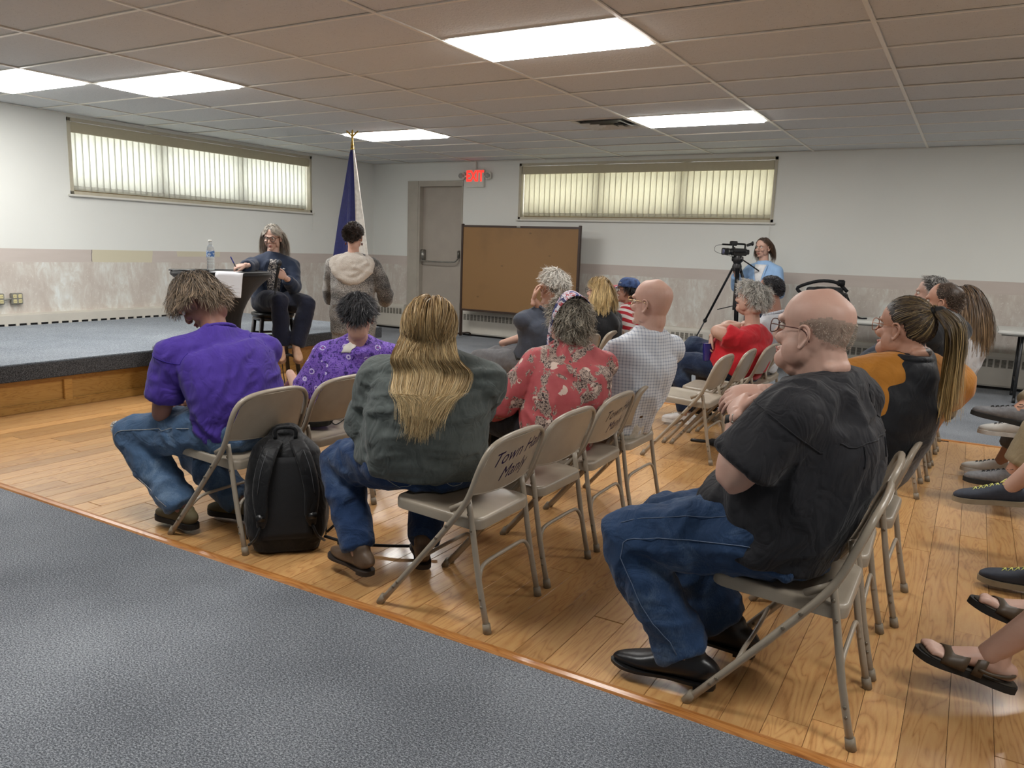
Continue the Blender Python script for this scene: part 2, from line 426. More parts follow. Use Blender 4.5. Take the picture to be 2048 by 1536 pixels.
lamps = {(0, 0), (-1, -1), (0, 5), (3, 0), (3, 5), (6, 0), (6, 5), (0, -6), (3, -5), (6, -5)}
tm = {}; far = G()
for a in range(-2, 9):
    for b in range(-12, 10):
        x0, x1, y0, y1 = max(a*TX, XL), min((a+1)*TX, XR), max(b*TY, YF), min((b+1)*TY, YB)
        if x1-x0 < .03 or y1-y0 < .03 or (a, b) in lamps: continue
        if (a, b) == (2, 5): x1 = x0+TY
        key = (round(x1-x0, 3), round(y1-y0, 3))
        if b < -4 or a > 7: far.box((x0+.012, y0+.012, H+.002), (x1-.012, y1-.012, H+.018)); continue
        if key not in tm:
            q = G(); q.bbox((.004, .004, 0), (key[0]-.004, key[1]-.004, .016), .002); me = q.mesh('ceiling_tile', False); me.materials.append(m_tile); tm[key] = me
        o = bpy.data.objects.new('ceiling_tile', tm[key]); COL.objects.link(o); o.parent = ceiling
        o.location = (x0, y0, H+.001+random.uniform(0, .003)); o.rotation_euler = (random.uniform(-.003, .003), random.uniform(-.0015, .0015), 0)
ob('ceiling_tile_field', far, m_tile, ceiling, False, kind='stuff')
for a in range(-1, 9):
    q = G(); x0 = a*TX; q.box((x0-.012, YF, H-.008), (x0+.012, YB, H+.001)); q.box((x0-.002, YF, H), (x0+.002, YB, H+.035)); ob('ceiling_runner', q, m_grid, ceiling, False)
for b in range(-11, 10):
    q = G(); y0 = b*TY; q.box((XL, y0-.011, H-.006), (XR, y0+.011, H+.0015)); q.box((XL, y0-.002, H), (XR, y0+.002, H+.03)); ob('ceiling_cross_tee', q, m_grid, ceiling, False)
names = {(0, 0): 'large white ceiling light panel above the left window, right one of the touching pair', (-1, -1): 'white ceiling light panel cut by the left edge of the photo',
 (0, 5): 'small distant ceiling light panel behind the eagle-topped flagpole', (3, 0): 'nearest and largest ceiling light panel at the top of the photo',
 (3, 5): 'ceiling light panel next to the square air vent', (6, 0): 'ceiling light panel above the chairs at the right', (6, 5): 'ceiling light panel near the right end of the back wall',
 (0, -6): 'ceiling light panel far behind on the left', (3, -5): 'ceiling light panel over the carpet behind the last row', (6, -5): 'ceiling light panel over the carpet at the back right'}
for a, b in sorted(lamps):
    t = thing('ceiling_light', names[(a, b)], 'light', (a*TX+TX/2, b*TY+TY/2, H), group='fluorescent ceiling panels')
    q = G(); hx, hy = TX/2-.012, TY/2-.012
    for s in (-1, 1):
        q.box((-hx, s*hy-.012, -.003), (hx, s*hy+.012, .02)); q.box((s*hx-.012, -hy, -.003), (s*hx+.012, hy, .02))
    ob('light_frame', q, m_white, t, False)
    q = G(); q.add([(x, y, z) for z, k_ in ((.0, .012), (-.022, .035)) for x, y in ((-hx+k_, -hy+k_), (hx-k_, -hy+k_), (hx-k_, hy-k_), (-hx+k_, hy-k_))], [(0, 1, 5, 4), (1, 2, 6, 5), (2, 3, 7, 6), (3, 0, 4, 7), (7, 6, 5, 4)]); ob('diffuser', q, m_lamp, t, False)
# air vent, half a tile
t = thing('air_vent', 'square four-way ceiling air vent between two tiles, left of a light panel', 'vent', (2*TX+TY*1.5, 5.5*TY, H))
m_ventdark = simple('vent throat', '2c2824', .9); m_vent = simple('vent louvre', 'cbc7bb', .45, var=.05)
q = G(); q.box((-.29, -.29, .04), (.29, .29, .05)); ob('throat', q, m_ventdark, t, False)
for r0, r1, z0, z1 in ((.298, .255, -.010, -.004), (.225, .18, -.026, -.004), (.15, .108, -.026, -.004), (.08, .04, -.026, -.004)):
    q = G()
    o_, i_ = [(r0, r0), (-r0, r0), (-r0, -r0), (r0, -r0)], [(r1, r1), (-r1, r1), (-r1, -r1), (r1, -r1)]
    v = [(x, y, z0) for x, y in o_]+[(x, y, z1) for x, y in i_]+[(x, y, z0+.006) for x, y in o_]+[(x, y, z1+.006) for x, y in i_]
    q.add(v, [(j, (j+1) % 4, 4+(j+1) % 4, 4+j) for j in range(4)]+[(8+j, 12+j, 12+(j+1) % 4, 8+(j+1) % 4) for j in range(4)]); ob('louvre', q, m_vent, t, False)
q = G(); q.bbox((-.035, -.035, -.002), (.035, .035, .004), .004); ob('vent_centre', q, m_vent, t, False)

# windows and blinds -------------------------------------------------
k = NT('window glass'); k.t.nodes.remove(k.b); a = k.n('ShaderNodeBsdfTransparent'); b = k.n('ShaderNodeBsdfGlossy'); b.inputs['Roughness'].default_value = .02
mx = k.n('ShaderNodeMixShader'); mx.inputs[0].default_value = .06; k.l(a.outputs[0], mx.inputs[1]); k.l(b.outputs[0], mx.inputs[2]); k.l(mx.outputs[0], k.out.inputs[0]); m_glass = k.m
def slat_mat(name, c, tr):
    k = NT(name); v = k.co('Object'); d = k.n('ShaderNodeBsdfDiffuse'); s = k.n('ShaderNodeBsdfTranslucent')
    cc = k.mix(k.noise(k.co('Object', scale=(4, 4, .6)), 40, 3), c, tuple(min(1, x*1.12) for x in [int(c[i:i+2], 16)/255 for i in (0, 2, 4)]))
    k.l(cc, d.inputs[0]); k.l(cc, s.inputs[0]); mx = k.n('ShaderNodeMixShader'); mx.inputs[0].default_value = tr
    k.l(d.outputs[0], mx.inputs[1]); k.l(s.outputs[0], mx.inputs[2]); k.l(mx.outputs[0], k.out.inputs[0]); k.t.nodes.remove(k.b); return k.m
m_slat = slat_mat('pale blind slat', 'e6e6de', .5); m_slat2 = slat_mat('cream blind slat', 'dfdccd', .42); m_val = simple('blind valance', 'b3ab92', .6, var=.03)
m_tan = simple('window bronze stop', '8a7556', .5)
def window(n, W, z0, z1, loc, rz, slat, nsl, cordx, lab):
    """local: x along the wall, -y into the room, wall face at y=0"""
    f = thing('window_%d' % n, lab, 'window', loc, rz); f['kind'] = 'structure'; del f['label']; del f['category']
    q = G(); fr = .035
    q.box((0, -.012, z0), (fr, .2, z1)); q.box((W-fr, -.012, z0), (W, .2, z1)); q.box((0, -.012, z1-fr), (W, .2, z1)); q.box((0, -.012, z0), (W, .2, z0+fr))
    ob('window_frame', q, m_frame, f, False)
    q = G(); q.bbox((-.03, -.045, z0-.022), (W+.03, .2, z0), .004); ob('window_sill', q, m_white, f, False)
    for j in (1, 2):
        q = G(); q.box((W*j/3-.05, .15, z0+fr), (W*j/3+.05, .21, z1-fr)); ob('mullion', q, m_frame, f, False)
    for j in range(3):
        q = G(); q.box((W*j/3+.05, .19, z0+fr), (W*(j+1)/3-.05, .196, z1-fr)); ob('pane', q, m_glass, f, False)
    q = G(); q.box((fr, .12, z0+fr), (W-fr, .15, z0+fr+.05)); ob('lower_stop', q, m_tan, f, False)
    t = thing('vertical_blind', lab.replace('window', 'vertical blind'), 'blind', loc, rz, None)
    q = G(); q.bbox((fr+.005, .005, z1-fr-.115), (W-fr-.005, .045, z1-fr-.004), .004); ob('valance', q, m_val, t, False)
    st = (W-2*fr-.03)/nsl; sw = st*1.16
    q = G(); zz0 = z0+fr+.015; zz1 = z1-fr-.05
    q.grid(lambda u, v: ((u-.5)*sw, .006*math.cos((u-.5)*PI)-.003, zz0+(zz1-zz0)*v), 4, 1, .0009); me = q.mesh('slat'); me.materials.append(slat)
    hem = G(); hem.grid(lambda u, v: ((u-.5)*sw*.98, .006*math.cos((u-.5)*PI)-.0055, zz0+.004+.045*v), 3, 1, .0015); mh = hem.mesh('slat_hem'); mh.materials.append(slat)
    for j in range(nsl):
        o = bpy.data.objects.new('slat', me); COL.objects.link(o); o.parent = t; o.location = (fr+.015+st*(j+.5), .075, 0); o.rotation_euler = (0, 0, -.13+random.uniform(-.012, .012))
        h = bpy.data.objects.new('slat_hem', mh); COL.objects.link(h); h.parent = o
    q = G(); q.tube([(cordx, -.02, z1-.15), (cordx+.003, -.03, z0+.25), (cordx, -.055, z0-.02), (cordx, -.05, z0-.2)], .0022, 5); ob('pull_cord', q, m_white, t)
    q = G(); q.tube([(cordx, -.05, z0-.2), (cordx, -.05, z0-.245)], .005, 6); ob('cord_weight', q, m_white, t)
window(1, L1-L0, LZ0, LZ1, (XL, L0, 0), PI/2, m_slat, 46, L1-L0-.02, 'long high window in the left wall above the stage')
window(2, R1-R0, RZ0, RZ1, (R0, YB, 0), 0, m_slat2, 42, R1-R0-.02, 'long high window in the back wall above the corkboard')

# door ----------------------------------------------------------------
d = thing('door_1', '', '', (0, 0, 0)); del d['label']; del d['category']; d['kind'] = 'structure'
m_door = simple('door paint', 'a89f94', .5, var=.04, scale=5); m_jamb = simple('jamb paint', 'aaa397', .5, var=.06, scale=8)
q = G(); q.bbox((DX0+.03, YB+.075, .012), (DX1-.005, YB+.12, DZ-.035), .003); ob('door_leaf', q, m_door, d, False)
q = G(); q.box((DX0-.20, YB-.03, 0), (DX0-.0, YB+.0, DZ+.05)); q.box((DX0-.02, YB-.022, 0), (DX0+.035, YB+.14, DZ)); q.box((DX0-.2, YB-.02, DZ-.035), (DX1+.015, YB+.14, DZ+.05)); q.box((DX1-.01, YB-.012, 0), (DX1+.015, YB+.14, DZ)); ob('door_frame', q, m_jamb, d, False)
m_steel = simple('brushed steel', '9c9a94', .3, metal=.9)
bar = G(); bar.tube([(DX0+.075, YB+.0, 1.15), (DX0+.08, YB-.02, 1.125), (DX0+.12, YB-.03, 1.118), (-.55, YB-.035, 1.115), (DX1-.13, YB-.03, 1.12), (DX1-.075, YB-.02, 1.15), (DX1-.06, YB+.06, 1.22)], .012, 8, 4)
hd = ob('panic_bar', bar, m_steel, d); q = G(); q.bbox((DX0+.045, YB-.01, 1.12), (DX0+.10, YB+.075, 1.3), .01); q.bbox((DX1-.08, YB-.0, 1.18), (DX1-.045, YB+.075, 1.3), .008); ob('bar_bracket', q, m_steel, hd)

# text helper (built-in font)
def text_mesh(s, size, extr=.001, shear=0, bold=0):
    cu = bpy.data.curves.new('t', 'FONT'); cu.body = s; cu.size = size; cu.extrude = extr; cu.shear = shear; cu.offset = bold; cu.align_x = 'CENTER'; cu.align_y = 'CENTER'; cu.resolution_u = 2
    o = bpy.data.objects.new('t', cu); COL.objects.link(o); dg = bpy.context.evaluated_depsgraph_get(); me = bpy.data.meshes.new_from_object(o.evaluated_get(dg)); bpy.data.objects.remove(o); return me

# exit sign with two emergency lamp heads
t = thing('exit_sign', 'white plastic exit sign with glowing red letters above the door', 'sign', (.06, YB, 2.385))
q = G(); q.bbox((-.16, -.05, -.13), (.16, 0, .13), .008); ob('housing', q, m_white, t, False)
k = NT('exit red'); k.b.inputs['Emission Color'].default_value = (1, .03, .02, 1); k.b.inputs['Emission Strength'].default_value = 1.3; k.col('e02018'); m_exit = k.m
me = text_mesh('EXIT', .19, .002, bold=.006); me.transform(Matrix.Translation((0, -.052, .025)) @ Matrix.Rotation(PI/2, 4, 'X') @ Matrix.Diagonal((.8, 1.15, 1, 1))); me.materials.append(m_exit)
o = bpy.data.objects.new('exit_lettering', me); COL.objects.link(o); o.parent = t
k = NT('lamp lens'); k.col('c9ccc8'); k.set(Roughness=.15, Transmission_Weight=.5); m_lens = k.m
for s in (-1, 1):
    q = G(); q.bbox((s*.235-.05, -.075, -.02), (s*.235+.05, -.012, .09), .015); hd = ob('lamp_head', q, m_white, t, False)
    q = G(); q.loft([(s*.235, -.06, .035), (s*.235, -.092, .035)], [.042, .036], n=16, sub=1, caps='flat'); ob('lamp_lens', q, m_lens, hd)
    q = G(); q.cyl((s*.16, -.03, .03), (s*.2, -.03, .03), .018); ob('lamp_arm', q, m_white, t)
q = G(); q.tube([(0, -.02, .13), (0, -.02, .255)], .012); ob('conduit', q, m_white, t)

# outlets
m_box = simple('outlet box', '8f8d84', .45, metal=.3); m_sock = simple('outlet socket', 'cfc596', .5); m_dark = simple('slot dark', '1c1a18', .8); m_sockg = simple('green grey socket', '7f8f80', .5)
def quad(loc, rz, lab, ms=None):
    t = thing('outlet_box', lab, 'outlet', loc, rz)
    q = G(); q.bbox((-.058, -.045, -.058), (.058, 0, .058), .006); ob('outlet_housing', q, m_box, t, False)
    for sx in (-1, 1):
        for sz in (-1, 1):
            q = G(); q.bbox((sx*.026-.018, -.052, sz*.026-.02), (sx*.026+.018, -.044, sz*.026+.02), .006); s = ob('socket', q, ms or m_sock, t, False)
            q = G(); q.box((sx*.026-.008, -.0535, sz*.026-.004), (sx*.026-.005, -.051, sz*.026+.008)); q.box((sx*.026+.005, -.0535, sz*.026-.004), (sx*.026+.008, -.051, sz*.026+.008)); ob('socket_slot', q, m_dark, s, False)
quad((XL, .245, .665), PI/2, 'right one of the two four-socket outlet boxes on the left wall')
quad((XL, .06, .665), PI/2, 'left one of the two four-socket outlet boxes, at the left photo edge')
quad((-.12, YB, .44), 0, 'grey-green four-socket outlet box between door and corkboard', m_sockg)
q = G(); q.tube([(XL+.03, .10, .66), (XL+.03, .2, .665)], .012); o = tag(ob('conduit_pipe', q, m_box), 'short grey conduit joining the two wall outlet boxes', 'pipe')
q = G(); q.tube([(-.05, YB-.03, .44), (.2, YB-.03, .42), (2.6, YB-.03, .42)], .011); tag(ob('wall_pipe', q, m_white), 'thin white pipe running along the wall behind the corkboard', 'pipe')

# baseboard heaters -------------------------------------------------------
m_heat = simple('heater enamel', 'c6c1b6', .45, var=.05, scale=5); m_grille = simple('heater grille', '5f5b52', .7); m_gapshade = simple('black gap shade', '0c0c0c', .9)
def heater(x0, x1, label, groups):
    t = thing('baseboard_heater', label, 'heater', (x0, YB, 0))
    Wd = x1-x0; q = G()
    prof = [(0, .03), (-.075, .03), (-.085, .05), (-.085, .365), (-.07, .40), (0, .405)]
    n = len(prof); v = [(x, y, z) for x in (0, Wd) for y, z in prof]
    q.add(v, [(j, j+1, n+j+1, n+j) for j in range(n-1)]+[tuple(range(n))[::-1], tuple(n+j for j in range(n))]); ob('heater_cover', q, m_heat, t, False)
    q = G(); q.box((0, -.06, .001), (Wd, 0, .03)); ob('toe_gap_shade', q, m_gapshade, t, False)  # solid black box paints the shade of the gap under the cover
    for s_ in np.arange(1.22, Wd, 1.22):
        q = G(); q.box((s_-.02, -.0865, .052), (s_+.02, -.085, .364)); ob('cover_seam', q, m_heat, t, False)
    q = G(); q.box((-.023, -.0868, .245), (.023, -.0845, .335)); me = q.mesh('grille_slot', False); me.materials.append(m_grille)
    lv = G()
    for j in range(6): lv.box((-.023, -.089, .252+j*.014), (.023, -.0855, .2545+j*.014))
    ml = lv.mesh('slot_fins', False); ml.materials.append(m_heat)
    x = .05; c = 0
    while x < Wd-.03:
        o = bpy.data.objects.new('grille_slot', me); COL.objects.link(o); o.parent = t; o.location = (x, 0, 0)
        h = bpy.data.objects.new('slot_fins', ml); COL.objects.link(h); h.parent = o
        c += 1; x += .064 if (c % groups) else .13
    return t
heater(XL+.02, DX0-.22, 'white baseboard heater in the corner left of the door', 99)
heater(DX1+.1, 2.75, 'white baseboard heater behind the corkboard stand', 99)
heater(2.752, 10.4, 'long white baseboard heater under the folding tables on the back wall', 7)
t = thing('baseboard_heater', 'white heater cover along the left wall at stage level', 'heater', (XL, YF+.1, STZ))
q = G(); q.box((0, 0, .022), (.075, 9.85, .11)); q.box((0, 0, .11), (.06, 9.85, .125)); ob('heater_cover', q, m_heat, t, False)
q = G(); q.box((0, 0, .0), (.068, 9.85, .022)); ob('toe_gap_shade', q, m_gapshade, t, False)  # black strip paints the shade in the slots along the bottom
q = G()
for j in range(88): q.box((.0, .05+j*.112, .0), (.077, .085+j*.112, .023))
ob('heater_clips', q, m_heat, t, False, kind='stuff')

# stage -------------------------------------------------------------------
SY1 = 3.05; SXL = .66; SXF = .60
t = thing('stage', 'low carpeted stage with golden oak panelled front', 'stage', (0, 0, 0))
q = G(); q.bbox((XL+.002, YF+.05, STZ-.10), (SXL, SY1, STZ), .018); ob('stage_deck', q, m_stagecarpet, t, False)
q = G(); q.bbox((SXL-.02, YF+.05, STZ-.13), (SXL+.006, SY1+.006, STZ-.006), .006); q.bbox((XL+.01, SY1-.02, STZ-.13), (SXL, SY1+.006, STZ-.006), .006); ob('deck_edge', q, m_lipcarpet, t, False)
q = G(); q.box((XL+.01, YF+.05, 0), (SXF-.045, SY1-.05, STZ-.1)); ob('stage_base', q, m_oak, t, False)
y = YF+.1; st = .065
xs = []
edges = [-6.8, -5.35, -3.9, -2.45, -1.01, .0+.48-.0, 1.92, SY1-.05]
edges = [-6.85, -5.62, -4.4, -3.17, -1.94, -.72, .52, 1.77, SY1-.05]
q = G(); q.bbox((SXF-.018, YF+.05, STZ-.165), (SXF+.004, SY1-.045, STZ-.105), .003); ob('top_rail', q, m_oak, t, False)
q = G(); q.bbox((SXF-.018, YF+.05, 0), (SXF+.006, SY1-.045, .055), .003); ob('bottom_rail', q, m_oak, t, False)
for a, b in zip(edges[:-1], edges[1:]):
    q = G(); q.bbox((SXF-.04, a, .05), (SXF-.020, b, STZ-.16), .002); ob('oak_panel', q, m_oak, t, False)
    q = G(); q.bbox((SXF-.018, b-st/2, .052), (SXF+.003, b+st/2, STZ-.162), .003); ob('oak_stile', q, m_oak, t, False)
    q = G(); q.bbox((SXF-.022, a+st/2, .052), (SXF+.002, b-st/2, .064), .004); ob('panel_bead', q, m_oak, t, False)

# ------------------------------------------------------------------ folding chairs
m_ch = simple('beige chair enamel', '9b9080', .32, var=.07, scale=12, bump=.05, bscale=200)
m_cap = simple('worn foot cap', '857a69', .55, var=.15, scale=60); m_rivet = simple('rivet', '7d7466', .3, metal=.6)
m_ink = simple('purple marker ink', '2a1c52', .5); m_ink2 = simple('dark marker ink', '3a3540', .5)
CS = .965
def chair_proto():
    t = thing('folding_chair', 'x', 'chair', (0, 0, 0), 0, 'beige metal folding chairs')
    r = .0118
    # inverted U: front legs run up and back and form the back frame
    q = G(); L = [(-.245, .222, .0), (-.02, .222, .27), (.115, .222, .44), (.165, .222, .52), (.2, .222, .61), (.222, .212, .67), (.236, .18, .708), (.247, .11, .728), (.25, 0, .733)]
    pts = L+[(x, -y, z) for x, y, z in L[-2::-1]]
    q.tube(np.array(pts)*CS, r, 8, 3); ob('front_frame', q, m_ch, t)
    q = G(); fr = [(.245, .195, .0), (.2, .195, .2), (.165, .195, .4), (.146, .195, .50)]
    for s in (1, -1):
        q = G(); q.tube(np.array([(x, y*s, z) for x, y, z in fr])*CS, r*.95, 8, 2); leg = ob('rear_leg', q, m_ch, t)
        for (x, z) in ((.168, .385), (.155, .445), (.222, .1), (.216, .13)):
            q = G(); q.ell(P(x, s*.2085, z)*CS, (.006, .003, .006), n=8, m=5); ob('rivet', q, m_rivet, leg)
        q = G(); q.bbox((-.011, -.003, -.05), (.011, .003, .05), .003); M = Matrix.Translation(Vector((.118, s*.209, .474))*CS) @ Matrix.Rotation(1.05, 4, 'Y'); q.xf(M); ob('hinge_link', q, m_ch, t)
        for x, y, z, ax in ((-.245, .222, 0, -.64), (.245, .195, 0, .2)):
            q = G(); q.loft([(x*CS, y*s*CS, .0), ((x-ax*.035)*CS, y*s*CS, .035)], [.0155, .0145], n=10, sub=1, caps='flat'); ob('foot_cap', q, m_cap, t)
        for x, z in ((-.17, .09), (-.15, .114), (.03, .335), (.075, .392)):
            q = G(); q.ell(P(x, s*.235, z)*CS, (.007, .003, .007), n=8, m=5); ob('rivet', q, m_rivet, t)
    # cross braces
    q = G(); q.tube(np.array([(-.115, .215, .155), (-.10, .205, .175), (-.09, .16, .205), (-.085, .08, .212), (-.085, -.08, .212), (-.09, -.16, .205), (-.10, -.205, .175), (-.115, -.215, .155)])*CS, .0075, 8, 3); ob('front_brace', q, m_ch, t)
    q = G(); q.tube(np.array([(.205, .19, .17), (.2, .188, .195), (.192, .165, .232), (.19, .12, .245), (.19, 0, .247), (.19, -.12, .245), (.192, -.165, .232), (.2, -.188, .195), (.205, -.19, .17)])*CS, .0078, 8, 3); ob('rear_brace', q, m_ch, t)
    # pressed steel seat: rounded plate with a deep skirt
    def rr(w, d, rad, n=5):
        o = []
        for cx, cy, a0 in ((d-rad, w-rad, 0), (-d+rad, w-rad, 90), (-d+rad, -w+rad, 180), (d-rad, -w+rad, 270)):
            for j in range(n+1): a = math.radians(a0+90*j/n); o.append((cx+rad*math.cos(a), cy+rad*math.sin(a)))
        return o
    q = G(); n = None; rings = []
    for sc, z in ((1, -.042), (1.006, -.012), (.992, -.003), (.965, 0), (.9, -.001), (.8, -.005), (.4, -.008)):
        o = rr(.195*sc, .2*sc, .05*sc); n = len(o)
        rings.append([(x-.005, y, z) for x, y in o])
    v = [p for rg in rings for p in rg]; f = [(i*n+j, i*n+(j+1) % n, (i+1)*n+(j+1) % n, (i+1)*n+j) for i in range(len(rings)-1) for j in range(n)]
    f.append(tuple((len(rings)-1)*n+j for j in range(n))); q.add(v, f)
    q.xf(Matrix.Translation(Vector((0, 0, .435))*CS) @ Matrix.Rotation(math.radians(3), 4, 'Y') @ Matrix.Scale(CS, 4)); ob('seat', q, m_ch, t, autosm=50)
    # curved sheet backrest
    def bk(u, v):
        y = (u-.5)*2*.213; zb = .525-.018*math.sin(u*PI); 
        zt = .525+.2*(1-abs(2*u-1)**5)**.35
        z = zb+(max(zt, zb+.03)-zb)*v
        fx = np.interp(z, [.5, .52, .61, .67, .708, .728], [.152, .165, .2, .222, .236, .247])
        return P(fx+.024*(1-(2*u-1)**2)*(1-.3*v), y, z)*CS
    q = G(); q.grid(bk, 18, 7, .003); q.tube([bk(i/18, 0) for i in range(19)], .0035, 6, 1); ob('backrest', q, m_ch, t, autosm=60)
    return t
CH0 = chair_proto(); usedch = [False]
def chair(x, y, label, rz=0.0):
    if not usedch[0]: usedch[0] = True; CH0.location = (x, y, 0); CH0.rotation_euler = (0, 0, rz); CH0['label'] = label; return CH0
    return dup(CH0, (x, y, 0), rz, label)
R1X, R2X, R3X, R4X = 3.88, 5.135, 6.345, 7.66
chairs = {}
for key, x, y, rz, lab in (
 ('a1', R1X, -1.82, 0, 'beige folding chair under the man in the purple shirt'),
 ('a2', R1X, -1.34, -.02, 'empty-backed beige folding chair with the black pouch on its seat'),
 ('a3', R1X-.1, -.86, .02, 'beige folding chair under the woman in the purple floral blouse'),
 ('a5', R1X+.02, .95, 0, 'beige folding chair under the white-haired man resting his face on his hand'),
 ('a6', R1X+.04, 1.41, -.04, 'empty beige folding chair between the white-haired man and the blonde woman'),
 ('a7', R1X+.06, 1.88, 0, 'beige folding chair under the blonde woman in the black hoodie'),
 ('a8', R1X+.06, 2.36, .03, 'beige folding chair under the person in the blue cap'),
 ('b1', R2X, -1.825, 0, 'beige folding chair with handwriting, under the woman in the grey t-shirt'),
 ('b2', R2X, -1.355, -.02, 'empty beige folding chair beside the woman in the grey t-shirt'),
 ('b3', R2X, -.89, .02, 'beige folding chair with handwriting, behind the red floral blouse'),
 ('b4', R2X, -.425, -.02, 'beige folding chair under the man in the checked shirt'),
 ('b5', R2X, .93, 0, 'empty beige folding chair nearest the aisle in front of the red t-shirt'),
 ('b6', R2X+.05, 1.37, .03, 'second empty beige folding chair, beside the woman in the red t-shirt'),
 ('b7', R2X+.1, 1.86, -.05, 'beige folding chair under the woman in the red t-shirt'),
 ('b8', R2X+.08, 2.34, 0, 'beige folding chair under the man in the white jacket'),
 ('c1', R3X, -1.82, 0, 'nearest beige folding chair, under the bald man in the black shirt'),
 ('c2', R3X+.0, -1.385, .03, 'empty beige folding chair right beside the bald man in the black shirt'),
 ('c3', R3X+.04, -.91, -.02, 'beige folding chair under the woman in the black vest'),
 ('c5', R3X, .955, 0, 'beige folding chair under the balding man behind the ponytail'),
 ('c6', R3X+.03, 1.41, .02, 'beige folding chair under the woman with long brown hair'),
 ('c7', R3X+.04, 1.88, -.02, 'beige folding chair under the grey-haired man near the tables'),
 ('c8', R3X+.05, 2.36, 0, 'beige folding chair at the far end of the right row'),
 ('d1', R4X, -1.5, 0, 'beige folding chair under the person in brown sandals'),
 ('d2', R4X, -.1, 0, 'beige folding chair under the person in navy sneakers'),
 ('d3', R4X, .85, 0, 'beige folding chair under the person in khaki trousers'),
 ('d4', R4X, 1.4, 0, 'beige folding chair under the person in white sneakers')):
    chairs[key] = chair(x, y, lab, rz)
def backtext(ch, lines, size, dy=0):
    """handwriting on the rear face of a backrest, bent to the sheet"""
    for s, z, sz, m in lines:
        me = text_mesh(s, sz, .0004, shear=.35)
        for v in me.vertices:
            a, b = v.co.x, v.co.y; yy = a+dy; zz = z+b+a*.12
            u = yy/CS/.426+.5; fx = np.interp(zz/CS, [.5, .52, .61, .67, .708, .728], [.152, .165, .2, .222, .236, .247]); vv = min(1, max(0, (zz/CS-.51)/.2))
            v.co = Vector(((fx+.024*(1-(2*u-1)**2)*(1-.3*vv)+.0022)*CS, yy, zz))
        me.materials.append(m); o = bpy.data.objects.new('handwriting', me); COL.objects.link(o); o.parent = ch; o['label'] = 'purple marker handwriting'
backtext(chairs['b1'], [('Town Hall', .635, .075, m_ink), ('Manly', .562, .075, m_ink)], .08, .01)
backtext(chairs['b3'], [('Town Hall', .63, .07, m_ink2), ('Manly', .56, .07, m_ink)], .08, .02)

# ------------------------------------------------------------------ corkboard on a stand
m_brown = simple('dark brown steel', '3a2a22', .4, var=.06)
k = NT('brown hardboard'); v = k.co('Object'); n1 = k.noise(v, 1.6, 4); n2 = k.noise(v, 160, 2)
c = k.mix(n2, '7d5c36', '8d6b42'); c = k.mix(k.math('MULTIPLY', k.ramp(n1, [(.55, 0.0), (.75, 1.0)]), .35), c, '5d452b')
tape = k.voro(k.co('Object', scale=(1, 1, 2.2), rot=(0, .5, 0)), 2.6); c = k.mix(k.math('MULTIPLY', k.math('LESS_THAN', tape, .055), .55), c, '4c3820')
spk = k.voro(v, 5.5); c = k.mix(k.math('MULTIPLY', k.math('LESS_THAN', spk, .028), .9), c, 'dad3c4')
k.l(c, k.b.inputs['Base Color']); k.set(Roughness=.6); k.bump(n2, .2, .001); m_cork = k.m
t = thing('notice_board', 'large brown cork notice board in a dark steel rolling frame', 'board', (.07, 5.62, 0))
BW = 1.93; q = G(); q.box((.02, -.012, .44), (BW-.02, .012, 1.655)); ob('board_panel', q, m_cork, t, False)
for x in (0, BW):
    q = G(); q.bbox((x-.018, -.02, .03), (x+.018, .02, 1.70), .004); ob('post', q, m_brown, t, False)
    q = G(); q.tube([(x, -.30, .012), (x, -.285, .05), (x, -.25, .062), (x, 0, .065), (x, .2, .06), (x, .26, .04), (x, .27, .012)], .013, 8); ob('board_foot', q, m_brown, t)
q = G(); q.bbox((0, -.018, 1.652), (BW, .018, 1.682), .003); ob('top_rail', q, m_brown, t, False)
q = G(); q.bbox((0, -.018, .415), (BW, .018, .445), .003); ob('bottom_rail', q, m_brown, t, False)
q = G(); q.bbox((BW/2-.03, -.022, 1.66), (BW/2+.03, -.016, 1.68), .002); ob('rail_clip', q, m_steel, t, False)

# ------------------------------------------------------------------ folding tables along the back wall
m_plas = simple('white plastic tabletop', 'c9c9c4', .45, var=.03); m_leg = simple('dark grey table leg', '3b3c3e', .4, metal=.4); m_under = simple('table underside', '77756f', .7)
for j, x0 in enumerate((5.2, 6.98, 8.76)):
    t = thing('folding_table', ['white folding table with the black bag on it', 'white folding table at the right photo edge', 'white folding table right of the photo edge'][j], 'table', (x0, 4.93, 0), group='white folding tables')
    q = G(); q.bbox((0, 0, .685), (1.76, .74, .725), .012); ob('tabletop', q, m_plas, t, autosm=40)
    q = G(); q.box((.04, .03, .672), (1.72, .71, .686)); ob('underframe', q, m_under, t, False)
    for xx in (.22, 1.54):
        for yy in (.09, .65):
            q = G(); q.tube([(xx, yy, 0), (xx+(.03 if yy < .3 else -.03)*0, yy, .68)], .0135, 8, 1); q.cyl((xx, yy, 0), (xx, yy, .05), .017, n=8); ob('leg', q, m_leg, t)
        q = G(); q.tube([(xx, .09, .2), (xx, .65, .2)], .01, 8, 1); ob('leg_brace', q, m_leg, t)

